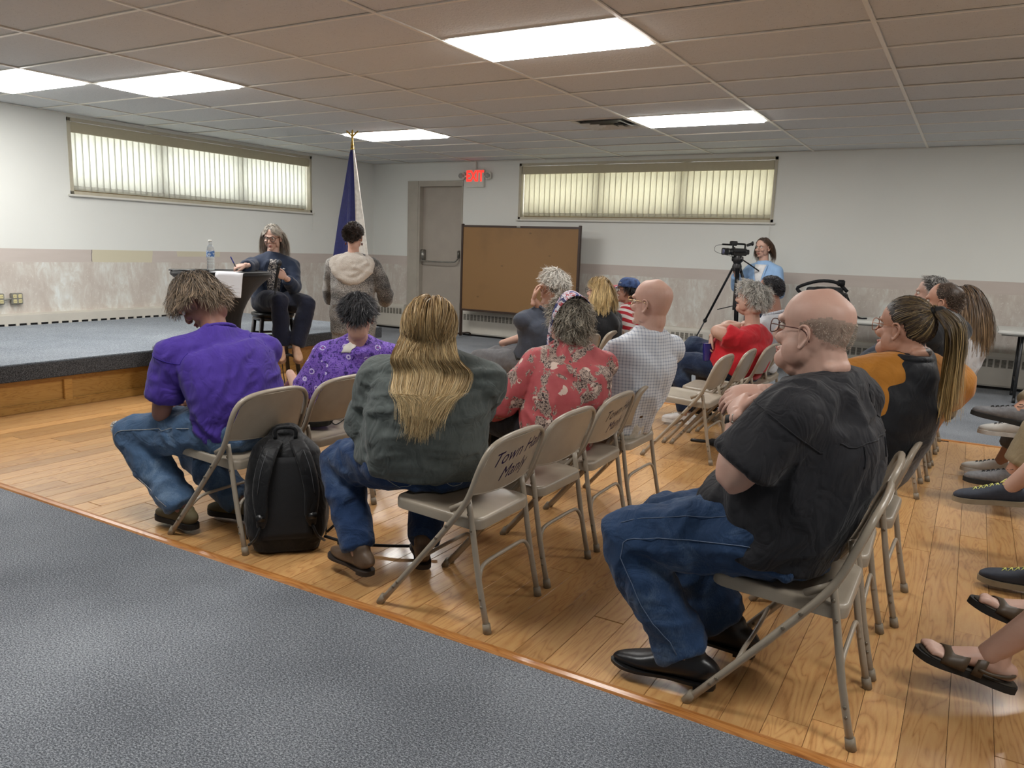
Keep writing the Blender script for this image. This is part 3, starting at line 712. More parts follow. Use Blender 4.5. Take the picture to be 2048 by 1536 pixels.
# ------------------------------------------------------------------ people: builders
TRI = [0]
def vnoise(p, f, seed=0):
    """vectorised value noise"""
    q = np.asarray(p)*f+seed*17.31; i = np.floor(q).astype(np.int64); t = q-i; t = t*t*(3-2*t); out = 0
    for a in (0, 1):
        for b in (0, 1):
            for c in (0, 1):
                h = (i[:, 0]+a)*73856093 ^ (i[:, 1]+b)*19349663 ^ (i[:, 2]+c)*83492791
                h = ((h & 0x7fffffff)*1103515245+12345) & 0x7fffffff; h = (h ^ (h >> 13))*60493 & 0x7fffffff
                out = out+(h/0x7fffffff)*(t[:, 0] if a else 1-t[:, 0])*(t[:, 1] if b else 1-t[:, 1])*(t[:, 2] if c else 1-t[:, 2])
    return out*2-1
def remesh(g, vox, sm=4):
    """fuse overlapping closed shapes into one continuous surface"""
    me = g.mesh('tmp', False); o = bpy.data.objects.new('tmp', me); COL.objects.link(o)
    m = o.modifiers.new('r', 'REMESH'); m.mode = 'VOXEL'; m.voxel_size = vox; m.adaptivity = 0
    if sm: s = o.modifiers.new('s', 'SMOOTH'); s.factor = .5; s.iterations = sm
    dg = bpy.context.evaluated_depsgraph_get(); r = bpy.data.meshes.new_from_object(o.evaluated_get(dg))
    bpy.data.objects.remove(o); bpy.data.meshes.remove(me)
    n = len(r.vertices); v = np.empty(n*3); r.vertices.foreach_get('co', v); v = v.reshape(-1, 3)
    nn = np.empty(n*3); r.vertex_normals.foreach_get('vector', nn); f = [tuple(p.vertices) for p in r.polygons]; bpy.data.meshes.remove(r)
    return v, f, nn.reshape(-1, 3)
def folds(v, n, amp=.005, f=7, direc=None, seed=1, thr=None):
    """cloth folds: warped ridges, stretched along direc"""
    p = v.copy()
    if direc is not None:
        d = unit(direc); p = p-np.outer(p @ d, d)*.72
    w = np.c_[vnoise(v, f*.5, seed+3), vnoise(v, f*.5, seed+5), vnoise(v, f*.5, seed+8)]
    h = 1-abs(vnoise(p+w*.07, f, seed))*2; h2 = 1-abs(vnoise(p+w*.03, f*2.1, seed+1))*2
    return v+n*((h*.75+h2*.35)*amp)[:, None]
def clip3(a): return np.clip(a, 0, 1)
def ik(S, W, a, b, pole):
    S, W, pole = P(*S), P(*W), P(*pole); d = W-S; L = np.linalg.norm(d); L2 = min(L, (a+b)*.995); u = d/L
    W2 = S+u*L2; x = (a*a-b*b+L2*L2)/(2*L2); h = math.sqrt(max(0, a*a-x*x)); q = pole-u*(pole @ u); q = unit(q)
    return S+u*x+q*h, W2
def frameM(c, look, up=(0, 0, 1), s=1.0, roll=0):
    X = unit(look); Y = unit(np.cross(up, X)); Z = np.cross(X, Y)
    if roll: a = math.radians(roll); Y, Z = math.cos(a)*Y+math.sin(a)*Z, -math.sin(a)*Y+math.cos(a)*Z
    M = np.eye(4); M[:3, 0], M[:3, 1], M[:3, 2], M[:3, 3] = X*s, Y*s, Z*s, c; return M
def ap(M, v): v = np.atleast_2d(np.asarray(v, float)); return v @ M[:3, :3].T+M[:3, 3]
def ap1(M, *v): return ap(M, [v])[0]
def dirv(yaw, pitch=0): a, b = math.radians(yaw), math.radians(pitch); return P(math.cos(a)*math.cos(b), math.sin(a)*math.cos(b), math.sin(b))
HEADZ = [(-.117, .060, .010, .018), (-.110, .080, -.012, .032), (-.095, .088, -.03, .044), (-.075, .086, -.05, .053), (-.055, .084, -.066, .059), (-.03, .084, -.082, .066), (0, .080, -.098, .072), (.03, .089, -.107, .0765), (.055, .087, -.105, .0755), (.08, .0755, -.092, .066), (.10, .053, -.070, .050), (.112, .030, -.048, .034), (.119, .006, -.022, .012)]
def head_geo(fat=0., nose=1., fem=0.):
    g = G(); z = [a[0] for a in HEADZ]
    pts = [((a[1]+a[2])/2+.0, 0, a[0]) for a in HEADZ]; ra = [(a[1]-a[2])/2 for a in HEADZ]; rb = [a[3]*(1+(fat*.16 if a[0] < -.02 else 0)-(fem*.06 if a[0] < -.03 else 0)) for a in HEADZ]
    g.loft(pts, ra, rb, side=(1, 0, 0), n=24, sub=2, ex=2.15, caps='flat')
    # brow, nose, cheeks, lips, chin
    g.loft([(.078, -.045, .024), (.092, -.02, .026), (.094, 0, .022), (.092, .02, .026), (.078, .045, .024)], .010*(1-fem*.35), n=8, sub=2)
    g.loft([(.088, 0, .015), (.098, 0, -.005), (.109*(.3+.7*nose)/(1) if nose > 1 else .108, 0, -.028), (.098, 0, -.038)], [.008, .0095, .0125*nose, .009], n=10, sub=3)
    for s in (-1, 1):
        g.ell((.098, s*.011, -.034), (.010, .008, .007)); g.ell((.066, s*.040, -.028), (.024, .024, .02))
        g.ell((.015, s*(.052+fat*.010), -.055), (.045, .015+fat*.006, .042))
    g.ell((.0885, 0, -.0625), (.009, .022, .006)); g.ell((.0875, 0, -.0755), (.009, .019, .0065)); g.ell((.080, 0, -.103), (.016, .022, .014))
    if fat: g.ell((.02, 0, -.10), (.058, .056, .032+.008*fat)); g.ell((.055, .03, -.088), (.034, .03, .03)); g.ell((.055, -.03, -.088), (.034, .03, .03)); g.ell((.03, 0, -.085), (.05, .06, .04)); g.loft([(-.078, .045, -.088), (-.096, 0, -.085), (-.078, -.045, -.088)], .019, n=10, sub=3)
    # upper neck
    g.loft([(-.022, 0, -.03), (-.028, 0, -.09)], [.058, .056+.012*fat], n=14, sub=2)
    return g
def ear_geo(g, s):
    y = s*.0745; c = (-.008, y, -.012)
    g.ell((-.006, y+s*.003, -.014), (.014, .006, .027)); 
    g.loft([(.006, y, -.038), (-.004, y+s*.008, -.044), (-.016, y+s*.012, -.03), (-.026, y+s*.016, -.008), (-.022, y+s*.015, .012), (-.008, y+s*.012, .02), (.006, y+s*.006, .012), (.008, y, -.002)], .0048, n=7, sub=2)
def hand_geo(M, sgn, curl=(.4, .5, .6, .6), spread=.06, thumb=(.5, .35), s=.96, tcurl=.4):
    g = G(); q = []
    g.loft([(-.03, 0, 0), (.0, 0, 0), (.03, 0, .001), (.06, 0, .0), (.084, 0, -.002)], [.025, .026, .035, .041, .039], [.02, .018, .0165, .0145, .011], side=(0, 1, 0), n=14, sub=2, ex=2.3)
    tips = []
    for i, (yb, L, rr) in enumerate(((.030, .072, .0088), (.0105, .081, .009), (-.0095, .075, .0087), (-.0285, .058, .0078))):
        yb *= sgn; a = -curl[i]*.55; p = P(.078-(.006 if i == 3 else 0), yb, -.002); sp = sgn*spread*(1.5-i); pts = [p-P(.022, 0, 0), p]
        for k, fr in enumerate((.46, .31, .23)):
            p = p+L*fr*P(math.cos(a)*math.cos(sp), math.sin(sp)*math.cos(a), math.sin(a)); pts.append(p); a -= curl[i]*(1.0 if k == 0 else .7)
        g.loft(pts, [rr, rr*1.08, rr*1.0, rr*.92, rr*.78], n=8, sub=2); tips.append(p)
    a, b = thumb; d = unit(P(.75, sgn*.62*(1.4-a), -.35*a-.1)); p = P(.018, sgn*.022, -.004); pts = [p]
    for k, L in enumerate((.042, .034, .026)):
        p = p+d*L; pts.append(p); d = unit(d+P(.35*tcurl, -sgn*.75*tcurl, -.25*tcurl))
    g.loft(pts, [.013, .0125, .0105, .0085], n=8, sub=2)
    return g.xf(M @ np.diag([s, s, s, 1.]))
def tagtone(me, tone):
    a = me.attributes.new('tone', 'FLOAT_VECTOR', 'POINT'); a.data.foreach_set('vector', np.asarray(tone, np.float32).ravel())
def strands(name, root, HM, mat, region, initdir, length, n=2500, seg=7, width=.0035, grav=.25, curl=.15, lift=.01, pull=None, cen=(-.010, 0, .018), rad=(.100, .080, .100), seed=1, tips=.7, colliders=(), bvh=None, wig=0, lay=.012, label=None, tiptone=1.):
    r = np.random.default_rng(seed); cen = P(*cen); rad = P(*rad)
    d = r.normal(size=(n*4, 3)); d /= np.linalg.norm(d, axis=1)[:, None]; d = d[[bool(region(x)) for x in d]][:n]; n = len(d)
    p = cen+d*rad; nrm = d/rad; nrm /= np.linalg.norm(nrm, axis=1)[:, None]
    v = np.array([initdir(x) for x in d]); v = v/np.linalg.norm(v, axis=1)[:, None]+nrm*.12; v /= np.linalg.norm(v, axis=1)[:, None]
    L = np.array([length(x) for x in d])*r.uniform(.75, 1.1, n); layer = 1+lift/.09+r.uniform(0, lay/.09, n)
    Rm = HM[:3, :3]/np.linalg.norm(HM[:3, 0]); gl = Rm.T @ P(0, 0, -1); sc = np.linalg.norm(HM[:3, 0]); iM = np.linalg.inv(HM)
    pts = [p.copy()]; ph = r.uniform(0, 6.28, n); ws = r.normal(size=(n, 3))
    for k in range(seg):
        gg = grav*(.4+k/seg); v = v*(1-gg)+gl*gg
        cl = np.c_[vnoise(p, 38, seed), vnoise(p, 38, seed+2), vnoise(p, 38, seed+4)]
        v = v+cl*curl+ws*curl*.18
        if wig: v = v+np.cross(v, nrm)*np.sin(ph+k*1.7)[:, None]*wig+nrm*np.cos(ph+k*1.7)[:, None]*wig
        if pull is not None: v = pull(p, v, k/seg)
        v /= np.linalg.norm(v, axis=1)[:, None]+1e-9; p = p+v*(L/seg)[:, None]
        q = (p-cen)/rad; m = np.linalg.norm(q, axis=1); inside = m < layer; p[inside] = (cen+q/m[:, None]*layer[:, None]*rad)[inside]
        if len(colliders):
            wp = ap(HM, p)
            for cc, cr in colliders:
                q = (wp-cc)/cr; m = np.linalg.norm(q, axis=1); ins = m < 1; wp[ins] = (cc+q/m[:, None]*cr)[ins]
            p = ap(iM, wp)
        if bvh is not None and k > 0:
            wp = ap(HM, p)
            for i_ in range(n):
                l, nn, _, dd = bvh.find_nearest(Vector(wp[i_]), .2)
                if l is not None and (Vector(wp[i_])-l).dot(nn) < .004: wp[i_] = l+nn*(.004+.008*((i_*37) % 100)/100)
            p = ap(iM, wp)
        pts.append(p.copy())
    A = np.array(pts); N = seg+1; Wd = np.zeros_like(A)
    off = np.array(root.location) if root else np.zeros(3)
    return ribbons(name, root, ap(HM, A.reshape(-1, 3)).reshape(A.shape), ap(HM, (A+(A-cen)/(rad*rad)*.001).reshape(-1, 3)).reshape(A.shape), mat, width, tips, r, tiptone, label)
def ribbons(name, root, A, A2, mat, width, tips, r, tiptone, label=None):
    N, n = A.shape[:2]; seg = N-1; T = np.gradient(A, axis=0); q = A2-A; Wd = np.cross(T, q)+r.normal(size=(1, n, 3))*1e-4; Wd /= np.linalg.norm(Wd, axis=2)[..., None]+1e-9
    tp = np.linspace(1, 1-tips, N)[:, None, None]*width/2*r.uniform(.6, 1.3, (1, n, 1))
    a, b = A-Wd*tp, A+Wd*tp; V = np.stack([a, b], 2)  # N,n,2,3
    V = V.transpose(1, 0, 2, 3).reshape(-1, 3); base = np.arange(n)*2*N
    F = []
    for k in range(seg): F.append(np.c_[base+2*k, base+2*k+1, base+2*k+3, base+2*k+2])
    F = np.concatenate(F)
    off = np.array(root.location) if root else np.zeros(3)
    me = bpy.data.meshes.new(name); me.from_pydata((V-off).tolist(), [], F.tolist()); me.update(); me.polygons.foreach_set('use_smooth', [True]*len(me.polygons))
    t = np.zeros((n, N, 2, 3)); t[..., 0] = (np.linspace(0, 1, N)**1.3*tiptone)[None, :, None]; t[..., 0] = np.clip(t[..., 0]+(r.uniform(-.35, .35, n))[:, None, None], 0, 1); t[..., 1] = r.uniform(0, 1, n)[:, None, None]
    tagtone(me, t.reshape(-1, 3)); me.materials.append(mat); o = bpy.data.objects.new(name, me); COL.objects.link(o); o.parent = root
    if label: o['label'] = label
    return o
def long_hair(name, pn, mat, bvh, n=5000, width=.0034, seed=1, hs=(.105, .092, .055, .03), tip=(-.07, -.22), cl=0.):
    """straight hair that falls from the scalp down the outside of the back"""
    r = np.random.default_rng(seed); cen = P(-.010, 0, .018); rad = P(.100, .080, .100)
    d = r.normal(size=(n*4, 3)); d /= np.linalg.norm(d, axis=1)[:, None]; d = d[[bool(pn.hairreg(x)) for x in d]][:n]; n = len(d); K = []
    e = np.c_[-.70-.2*(1-abs(d[:, 1])), np.sign(d[:, 1]+1e-6)*(.05+.95*abs(d[:, 1]))+r.normal(0, .03, n), np.full(n, -.42)]; e /= np.linalg.norm(e, axis=1)[:, None]
    # strands part at the crown: first swing sideways, then back
    m = unit(P(0, 0, 1)); lay = 1+r.uniform(.10, .34, n)
    om = np.arccos(np.clip((d*e).sum(1), -1, .999))
    for t in np.linspace(0, 1, 6):
        s = (np.sin((1-t)*om)[:, None]*d+np.sin(t*om)[:, None]*e)/np.sin(om)[:, None]
        s[:, 1] += np.sign(d[:, 1])*.14*math.sin(t*PI)*np.clip(d[:, 0]+.3, 0, 1); s /= np.linalg.norm(s, axis=1)[:, None]; s[:, 1] *= 1+.35*t*t
        K.append(ap(pn.HM, cen+s*rad*(1+(lay-1)*min(1, t*2+.2))[:, None]))
    u = e[:, 1]/.66+r.normal(0, .12, n); y0 = np.clip(u, -1.3, 1.3)
    K.append(ap(pn.HM, np.c_[-.130-.02*r.random(n), y0*.105, np.full(n, -.10)]))
    B_ = -pn.sF; j = r.normal(0, 1, n)
    for i, (h, wv) in enumerate(zip((.045, -.02, -.5, -1.), hs)):
        row = np.zeros((n, 3)); tp = r.uniform(tip[1], tip[0], n)*(1-.45*abs(y0)/1.3)+0
        if i == 0: tps = tp
        for q in range(n):
            hh = h if i < 2 else tps[q]*(.5 if i == 2 else 1)
            o = pn.chest+pn.up*hh+B_*.6+pn.sL*(y0[q]*wv+cl+j[q]*.006*(i+1)); hit = bvh.ray_cast(Vector(o), Vector(-B_))
            row[q] = (np.array(hit[0])+B_*(.006+.022*((q*53) % 97)/97)) if hit[0] is not None else o-B_*.45
        K.append(row)
    A = cat(np.array(K).reshape(len(K), -1), 3).reshape(-1, n, 3)
    A2 = A+B_*.001+0*A; hc = ap1(pn.HM, -.01, 0, .018); k_ = 16; A2[:k_] = A[:k_]+(A[:k_]-hc)*.01
    return ribbons(name, pn.root, A, A2, mat, width, .75, r, .9)
def hairline(front=42, side=20, back=-38, bald=None):
    def f(d):
        el = math.degrees(math.asin(max(-1, min(1, d[2])))); az = abs(math.degrees(math.atan2(d[1], d[0])))
        th = np.interp(az, [0, 35, 62, 88, 100, 115, 180], [front, front-2, side+6, -6, 8, back*.6, back])
        if el < th: return False
        if bald is not None and el > np.interp(az, [0, 60, 90, 180], bald): return False
        return True
    return f

m_eye = simple('eye white', 'd8d2c8', .2, var=.02); m_iris = simple('iris', '3a2a1e', .15); m_lip = simple('lips', 'a05c52', .45); m_brow = simple('eyebrow', '4a3a2c', .8)
m_black = simple('black rubber', '151515', .7); m_blackm = simple('black plastic', '141415', .35)
class Person:
    def __init__(s, label, hip, chest, head, pf=180, sf=None, look=None, lp=0, lroll=0, sex='m', sk=None, near=True,
                 hipw=.165, waistw=.145, chestw=.165, hipd=.12, waistd=.105, chestd=.115, belly=.0, sh=.185, armr=1., legr=1., neckr=.056, fat=0., nose=1., hscale=None,
                 wr=None, ank=None, elx=None, elp=None, knp=None, arms=(.29, .255), legs=(.42, .42), hairreg=None, hairm=None, hands=None, ears=True, toes=None, eyes=True, brow=None, hang=0, back=.02):
        s.near = near
        s.hip, s.chest, s.head = P(*hip), P(*chest), P(*head); sf = pf if sf is None else sf; look = sf if look is None else look
        s.pF, s.sF = dirv(pf), dirv(sf); s.pL, s.sL = np.cross((0, 0, 1), s.pF), np.cross((0, 0, 1), s.sF)
        s.root = thing('person', label, 'person', (s.hip[0], s.hip[1], 0)); s.off = P(s.hip[0], s.hip[1], 0)
        s.sk = sk; s.sh = sh; s.dim = dict(hipw=hipw, waistw=waistw, chestw=chestw, hipd=hipd, waistd=waistd, chestd=chestd, belly=belly)
        s.armr, s.legr, s.neckr, s.fat, s.nose, s.sex = armr, legr, neckr, fat, nose, sex
        s.HM = frameM(s.head, dirv(look, lp), s=(hscale or (.97 if sex == 'm' else .93)), roll=lroll)
        up = unit(s.chest-s.hip); s.up = up
        s.shj = [s.chest+s.sL*sh, s.chest-s.sL*sh]      # left, right
        s.hj = [s.hip+s.pL*.09, s.hip-s.pL*.09]
        s.wr = [P(*w) for w in wr] if wr else None; elp = elp or [(0, 0, -1), (0, 0, -1)]
        s.el = [None, None]
        if s.wr:
            for i in (0, 1):
                if elx and elx[i] is not None: s.el[i] = P(*elx[i])
                else: s.el[i], s.wr[i] = ik(s.shj[i], s.wr[i], arms[0], arms[1], elp[i])
        s.ank = [P(*w) for w in ank]; knp = knp or [s.pF+P(0, 0, .6)]*2; s.kn = [None, None]
        for i in (0, 1): s.kn[i], s.ank[i] = ik(s.hj[i], s.ank[i], legs[0], legs[1], knp[i])
        s.toes = toes or [s.pF, s.pF]
        s.backb = back
        s.hairreg, s.hairm = hairreg, hairm; s.hands = hands; s.vox = .009 if near else .012
        # ---- body
        g = G(); s.torso(g, 0, (-.12, 1.1)); s.armsg(g, 0); s.legsg(g, 0)
        nb = s.chest+up*.03; nt = ap1(s.HM, -.026, 0, -.06); g.loft([nb-up*.05, nb+(nt-nb)*.4], [neckr*1.28, neckr*.96], n=14, sub=2)
        for i, sgn in ((0, 1), (1, -1)): g.loft([s.shj[i]+(nb-s.shj[i])*.1, nb+(s.shj[i]-nb)*.42+up*.022, nb+(nt-nb)*.4+(s.shj[i]-nb)*.12], [.045, .044, .04], n=10, sub=2)
        v, f, n = remesh(g, s.vox, 3); B = G(); B.add(v, f)
        h = head_geo(fat, nose, 0 if sex == 'm' else 1); iM = np.linalg.inv(s.HM); ln = ap(iM, np.array([nb-up*.02, nb+(nt-nb)*.45])); h.loft([ln[0], ln[1], (-.024, 0, -.055)], [neckr*1.28, neckr*1.06, neckr*.98], n=18, sub=3)
        hv, hf, hn = remesh(h, .0048 if near else .006, 4)
        # eye sockets
        for e in (-1, 1):
            c = P(.083, e*.031, .004); dd = np.linalg.norm((hv-c)*P(1, 1, 1.35), axis=1); hv = hv-np.outer(clip3(1-dd/.021)**1.5*.009, (1, 0, 0))
        hc = hv[np.array([q[0] for q in hf])]; dirs = (hc-P(-.01, 0, .018))/P(.1, .08, .1); dirs /= np.linalg.norm(dirs, axis=1)[:, None]
        mi = [1 if (hairreg and z_ > -.11 and hairreg(x)) else 0 for x, z_ in zip(dirs, hc[:, 2])]
        B.v.append(ap(s.HM, hv)); B.f += [tuple(i+B.n for i in q) for q in hf]; B.mi += mi; B.n += len(hv)
        if ears:
            eg = G(); [ear_geo(eg, q) for q in (1, -1)]; ev, ef, en = remesh(eg, .0035, 2); B.add(ap(s.HM, ev), ef)
        if hands:
            for i in (0, 1):
                if hands[i]:
                    hh = dict(hands[i]); dr = hh.pop('dir', None); dn = hh.pop('dorsal', (0, 0, 1)); fore = unit(s.wr[i]-s.el[i]); dr = fore if dr is None else unit(dr)
                    dn = P(*dn); dn = unit(dn-dr*(dn @ dr)); Y = np.cross(dn, dr); M = np.eye(4); M[:3, 0], M[:3, 1], M[:3, 2], M[:3, 3] = dr, Y, dn, s.wr[i]
                    hg = hand_geo(M, -1 if i == 0 else 1, s=(.95 if sex == 'm' else .86), **hh); a, b, c = remesh(hg, .004 if near else .005, 2); B.add(a, b); 
        B.v = [x-s.off for x in B.v]
        s.body = ob('body', B, [sk, hairm or sk], s.root); s.B = B
        if eyes:
            for e in (-1, 1):
                q = G(); q.ell((.0755, e*.0305, .004), .0115, n=12, m=8); q.cur = 1; q.ell((.0845, e*.0305, .003), (.0034, .0052, .0052), n=10, m=6); q.v = [ap(s.HM, x)-s.off for x in q.v]; ob('eye', q, [m_eye, m_iris], s.root)
                q = G(); q.loft([(.086, e*.012, .0255), (.0905, e*.028, .031), (.079, e*.047, .026)], [.0022, .0032, .0016], n=6); q.v = [ap(s.HM, x)-s.off for x in q.v]; ob('eyebrow', q, brow or m_brow, s.root)
            if eyes != 'nolips':
                q = G(); q.loft([(.086, -.021, -.068), (.0965, -.008, -.0635), (.0975, 0, -.065), (.0965, .008, -.0635), (.086, .021, -.068)], [.0015, .0042, .0036, .0042, .0015], n=6); q.loft([(.087, -.017, -.071), (.096, 0, -.0755), (.087, .017, -.071)], [.0015, .0052, .0015], n=6); q.v = [ap(s.HM, x)-s.off for x in q.v]; ob('lips', q, m_lip, s.root)
    def lerp(s, t): return s.hip+(s.chest-s.hip)*t
    def torso(s, g, o, rng_=(-.05, 1.08), hem=0):
        """o: outward offset for clothing"""
        D = s.dim; a, b = rng_
        T = [-.22, -.1, .02, .2, .4, .6, .8, .95, 1.04, 1.1]
        W = [D['hipw']*.95, D['hipw']*.97, D['hipw'], (D['hipw']+D['waistw']*1.2)/2.15, D['waistw'], (D['waistw']+D['chestw'])/2, D['chestw'], D['chestw']*.98, D['chestw']*.72, .07]
        Z = [D['hipd']*.98, D['hipd'], D['hipd'], (D['hipd']+D['waistd'])/2, D['waistd'], (D['waistd']+D['chestd'])/2, D['chestd'], D['chestd']*.82, D['chestd']*.66, .06]
        ts = [a]+[t for t in T if a+.03 < t < b-.02]+[b]; pts = []; ra = []; rb = []; sd = []
        bk = unit(np.cross(s.sL, s.up)) # roughly backwards or forwards
        if bk @ s.sF > 0: bk = -bk
        for t in ts:
            u = min(1, max(0, t)); L = unit(s.pL*(1-u)+s.sL*u); bb = math.sin(u*PI)
            p = s.lerp(t)+bk*(s.backb*bb-D['belly']*math.exp(-((t-.28)/.28)**2)*.5)
            pts.append(p); ra.append(np.interp(t, T, W)+o); rb.append(np.interp(t, T, Z)+o+D['belly']*.5*math.exp(-((t-.28)/.28)**2)); sd.append(L)
        g.loft(pts, ra, rb, side=np.array(sd), n=28, sub=3, ex=2.35, caps='flat')
        if b > 1.0:
            r = .052*s.armr+o*.9
            g.loft([s.shj[0], s.chest+s.up*.012, s.shj[1]], [r, r*1.25, r], n=12, sub=3)
            if o > .005:
                nk = unit(ap1(s.HM, -.03, 0, -.09)-s.chest); R_ = s.neckr*1.12+o
                g.loft([s.chest-s.up*.02, s.chest+nk*.06, s.chest+nk*.105], [R_*1.55, R_*1.18, R_], n=18, sub=2, caps='flat')
                for i in (0, 1): g.loft([s.shj[i]-s.up*.002, s.chest+(s.shj[i]-s.chest)*.5+s.up*.034, s.chest+(s.shj[i]-s.chest)*.15+s.up*.078], [r*.98, r*.92, r*.72], n=12, sub=2)
    def tbvh(s, o=.02):
        g = G(); s.torso(g, o, (-.15, 1.0)); v, f, n = remesh(g, .012, 6); return BVHTree.FromPolygons(v.tolist(), f)
    def armsg(s, g, o, e0=0., e1=1., flare=0.):
        if s.wr is None: return
        for i in (0, 1):
            a, b, c = s.shj[i], s.el[i], s.wr[i]; R = s.armr
            fx = lambda t: np.interp(t, [0, .15, .35, .5, .62, .8, 1], [.054*R, .05*R, .044*R, .037*R**.7, .039*R**.8, .031*R**.5, .025])
            c1 = lambda t: a+(b-a)*t*2 if t < .5 else b+(c-b)*(t-.5)*2
            ts = [t for t in (0, .12, .25, .38, .47, .53, .62, .75, .88, 1.) if e0 <= t <= e1]
            if ts[-1] < e1: ts.append(e1)
            g.loft([c1(t) for t in ts], [fx(t)+o+flare*(t/e1)**2 for t in ts], n=14, sub=2, caps='round' if e1 == 1. else 'flat')
    def legsg(s, g, o, e1=1., cuff=0., up=True):
        for i in (0, 1):
            a, b, c = s.hj[i], s.kn[i], s.ank[i]; R = s.legr
            c1 = lambda t: a+(b-a)*t*2 if t < .5 else b+(c-b)*(t-.5)*2
            fx = lambda t: np.interp(t, [0, .12, .3, .44, .5, .56, .68, .85, 1], [.098*R, .092*R, .078*R, .063*R**.6, .059*R**.5, .055*R**.5, .058*R**.6, .042, .036])
            ts = [t for t in (0, .1, .22, .34, .44, .5, .56, .66, .78, .9, 1.) if t <= e1]
            if ts[-1] < e1: ts.append(e1)
            g.loft([c1(t) for t in ts], [fx(t)+o+(cuff*max(0, (t-.55)/.45) if cuff else 0) for t in ts], n=16, sub=2, caps='round' if e1 == 1. and not cuff else 'flat')
    def cloth(s, name, g, mat, amp=.004, f=7, direc=None, seed=1, label=None, vox=None, sm=12, hem=None):
        v, f_, n = remesh(g, vox or s.vox*1.05, sm); v = folds(v, n, amp*1.5, f, direc, seed)
        q = G(); q.add(v-s.off, f_); o = ob(name, q, mat, s.root)
        if label: o['label'] = label
        s.last = (v, f_); return o
    def shirt(s, mat, sleeve=.36, o=.016, name='shirt', hem=-.02, top=1.05, amp=.006, f=8, seed=1, flare=.012, direc=None, label=None, extra=None, so=None):
        g = G(); s.torso(g, o, (hem, top)); 
        if sleeve: s.armsg(g, (so if so is not None else o)*.95, 0, sleeve, flare)
        if extra: extra(g)
        return s.cloth(name, g, mat, amp, f, direc, seed, label)
    def trousers(s, mat, o=.012, e1=.96, cuff=.012, amp=.006, seed=3, name='trousers', label=None, f=8, extra=None):
        g = G(); s.torso(g, o-.002, (-.2, .12)); s.legsg(g, o, e1, cuff)
        g.loft([s.hj[0], s.hj[1]], [.095*s.legr+o]*2, n=14, sub=2)
        if extra: extra(g)
        return s.cloth(name, g, mat, amp, f, None, seed, label)
    def add(s, name, g, mat, label=None, head=False, parent=None, smooth=True, autosm=None):
        if head: g.v = [ap(s.HM, x) for x in g.v]
        g.v = [x-s.off for x in g.v]; o = ob(name, g, mat, parent or s.root, smooth, autosm=autosm)
        if label: o['label'] = label
        return o
    def collar(s, mat, r=.010, rad=0, name='collar'):
        rad = s.neckr*1.12+.014; g = G(); c = s.chest+unit(ap1(s.HM, -.03, 0, -.09)-s.chest)*.105; ax = unit((ap1(s.HM, -.03, 0, -.09)-c)); X = unit(s.sF-ax*(s.sF @ ax)); Y = np.cross(ax, X)
        pts = [c+X*math.cos(a)*(rad*1.02)+Y*math.sin(a)*rad-ax*(.012*math.cos(a)) for a in np.linspace(0, 2*PI, 17)[:-1]]
        g.tube(pts, r, 8, 2, closed=True); return s.add(name, g, mat)
    def glasses(s, mat, lens=None, w=.033, hgt=.022, rim=.0016, rnd=2.6):
        g = G()
        for e in (-1, 1):
            pts = []
            for a in np.linspace(0, 2*PI, 21)[:-1]:
                ca, sa = math.cos(a), math.sin(a); pts.append((.1035-.006*abs(math.copysign(abs(ca)**(2/rnd), ca)*.5+.5*e*0)-.10*(e*.036+math.copysign(abs(ca)**(2/rnd), ca)*w*.78)**2*10*.35, e*.035+math.copysign(abs(ca)**(2/rnd), ca)*w*.80, .002+math.copysign(abs(sa)**(2/rnd), sa)*hgt))
            g.tube(pts, rim, 6, 1, closed=True)
            g.tube([(.097, e*.061, .008), (.085, e*.073, .010), (.04, e*.079, .009), (0, e*.081, .008), (-.018, e*.08, -.006), (-.024, e*.077, -.024)], rim*1.1, 6, 2)
        g.tube([(.1, -.010, .006), (.106, 0, .008), (.1, .010, .006)], rim, 6, 2)
        return s.add('glasses', g, mat, head=True)
    def shoes(s, mat, solem, kind='sneaker', lacem=None, L=.27, which=(0, 1), z=None, pitch=(0, 0), name='shoe', label=None):
        for i in which:
            a = s.ank[i]; d = s.toes[i] if np.ndim(s.toes[i]) else dirv(s.toes[i]); X = unit(P(d[0], d[1], 0)); Y = np.cross((0, 0, 1), X)
            pt = math.radians(pitch[i]); base = P(a[0], a[1], a[2]-.075 if z is None else z)
            Xp = X*math.cos(pt)+P(0, 0, 1)*math.sin(pt); Zp = np.cross(Xp, Y); M = np.eye(4); M[:3, 0], M[:3, 1], M[:3, 2], M[:3, 3] = Xp, Y, Zp, base
            k = L/.28; q = G(); h = dict(sneaker=1., boot=1., pump=.75).get(kind, 1.)
            xs = [-.078, -.068, -.04, 0, .04, .085, .125, .165, .19, .202]; ws = [.012, .026, .034, .035, .036, .042, .047, .042, .028, .01]; hs = [.045, .062, .078, .088, .083, .066, .054, .045, .034, .02]
            if kind == 'boot': ws = [.014, .026, .033, .034, .035, .04, .043, .034, .02, .006]; hs = [.05, .07, .09, .10, .092, .07, .055, .044, .034, .022]; xs = xs[:-2]+[.198, .215]
            q.loft([(x*k, 0, .012+hh/2) for x, hh in zip(xs, hs)], [w_*k for w_ in ws], [hh/2 for hh in hs], side=(0, 1, 0), n=18, sub=2, ex=2.5, caps='flat')
            if kind == 'boot': q.loft([(-.012*k, 0, .05), (-.014*k, 0, .075), (-.012*k, 0, .10)], [.043, .041, .042], [.036, .035, .037], side=(1, 0, 0), n=16, sub=2)
            else: q.loft([(-.015*k, 0, .05), (-.018*k, 0, .095)], [.042, .044], [.032, .033], side=(1, 0, 0), n=16, sub=2, caps='flat')
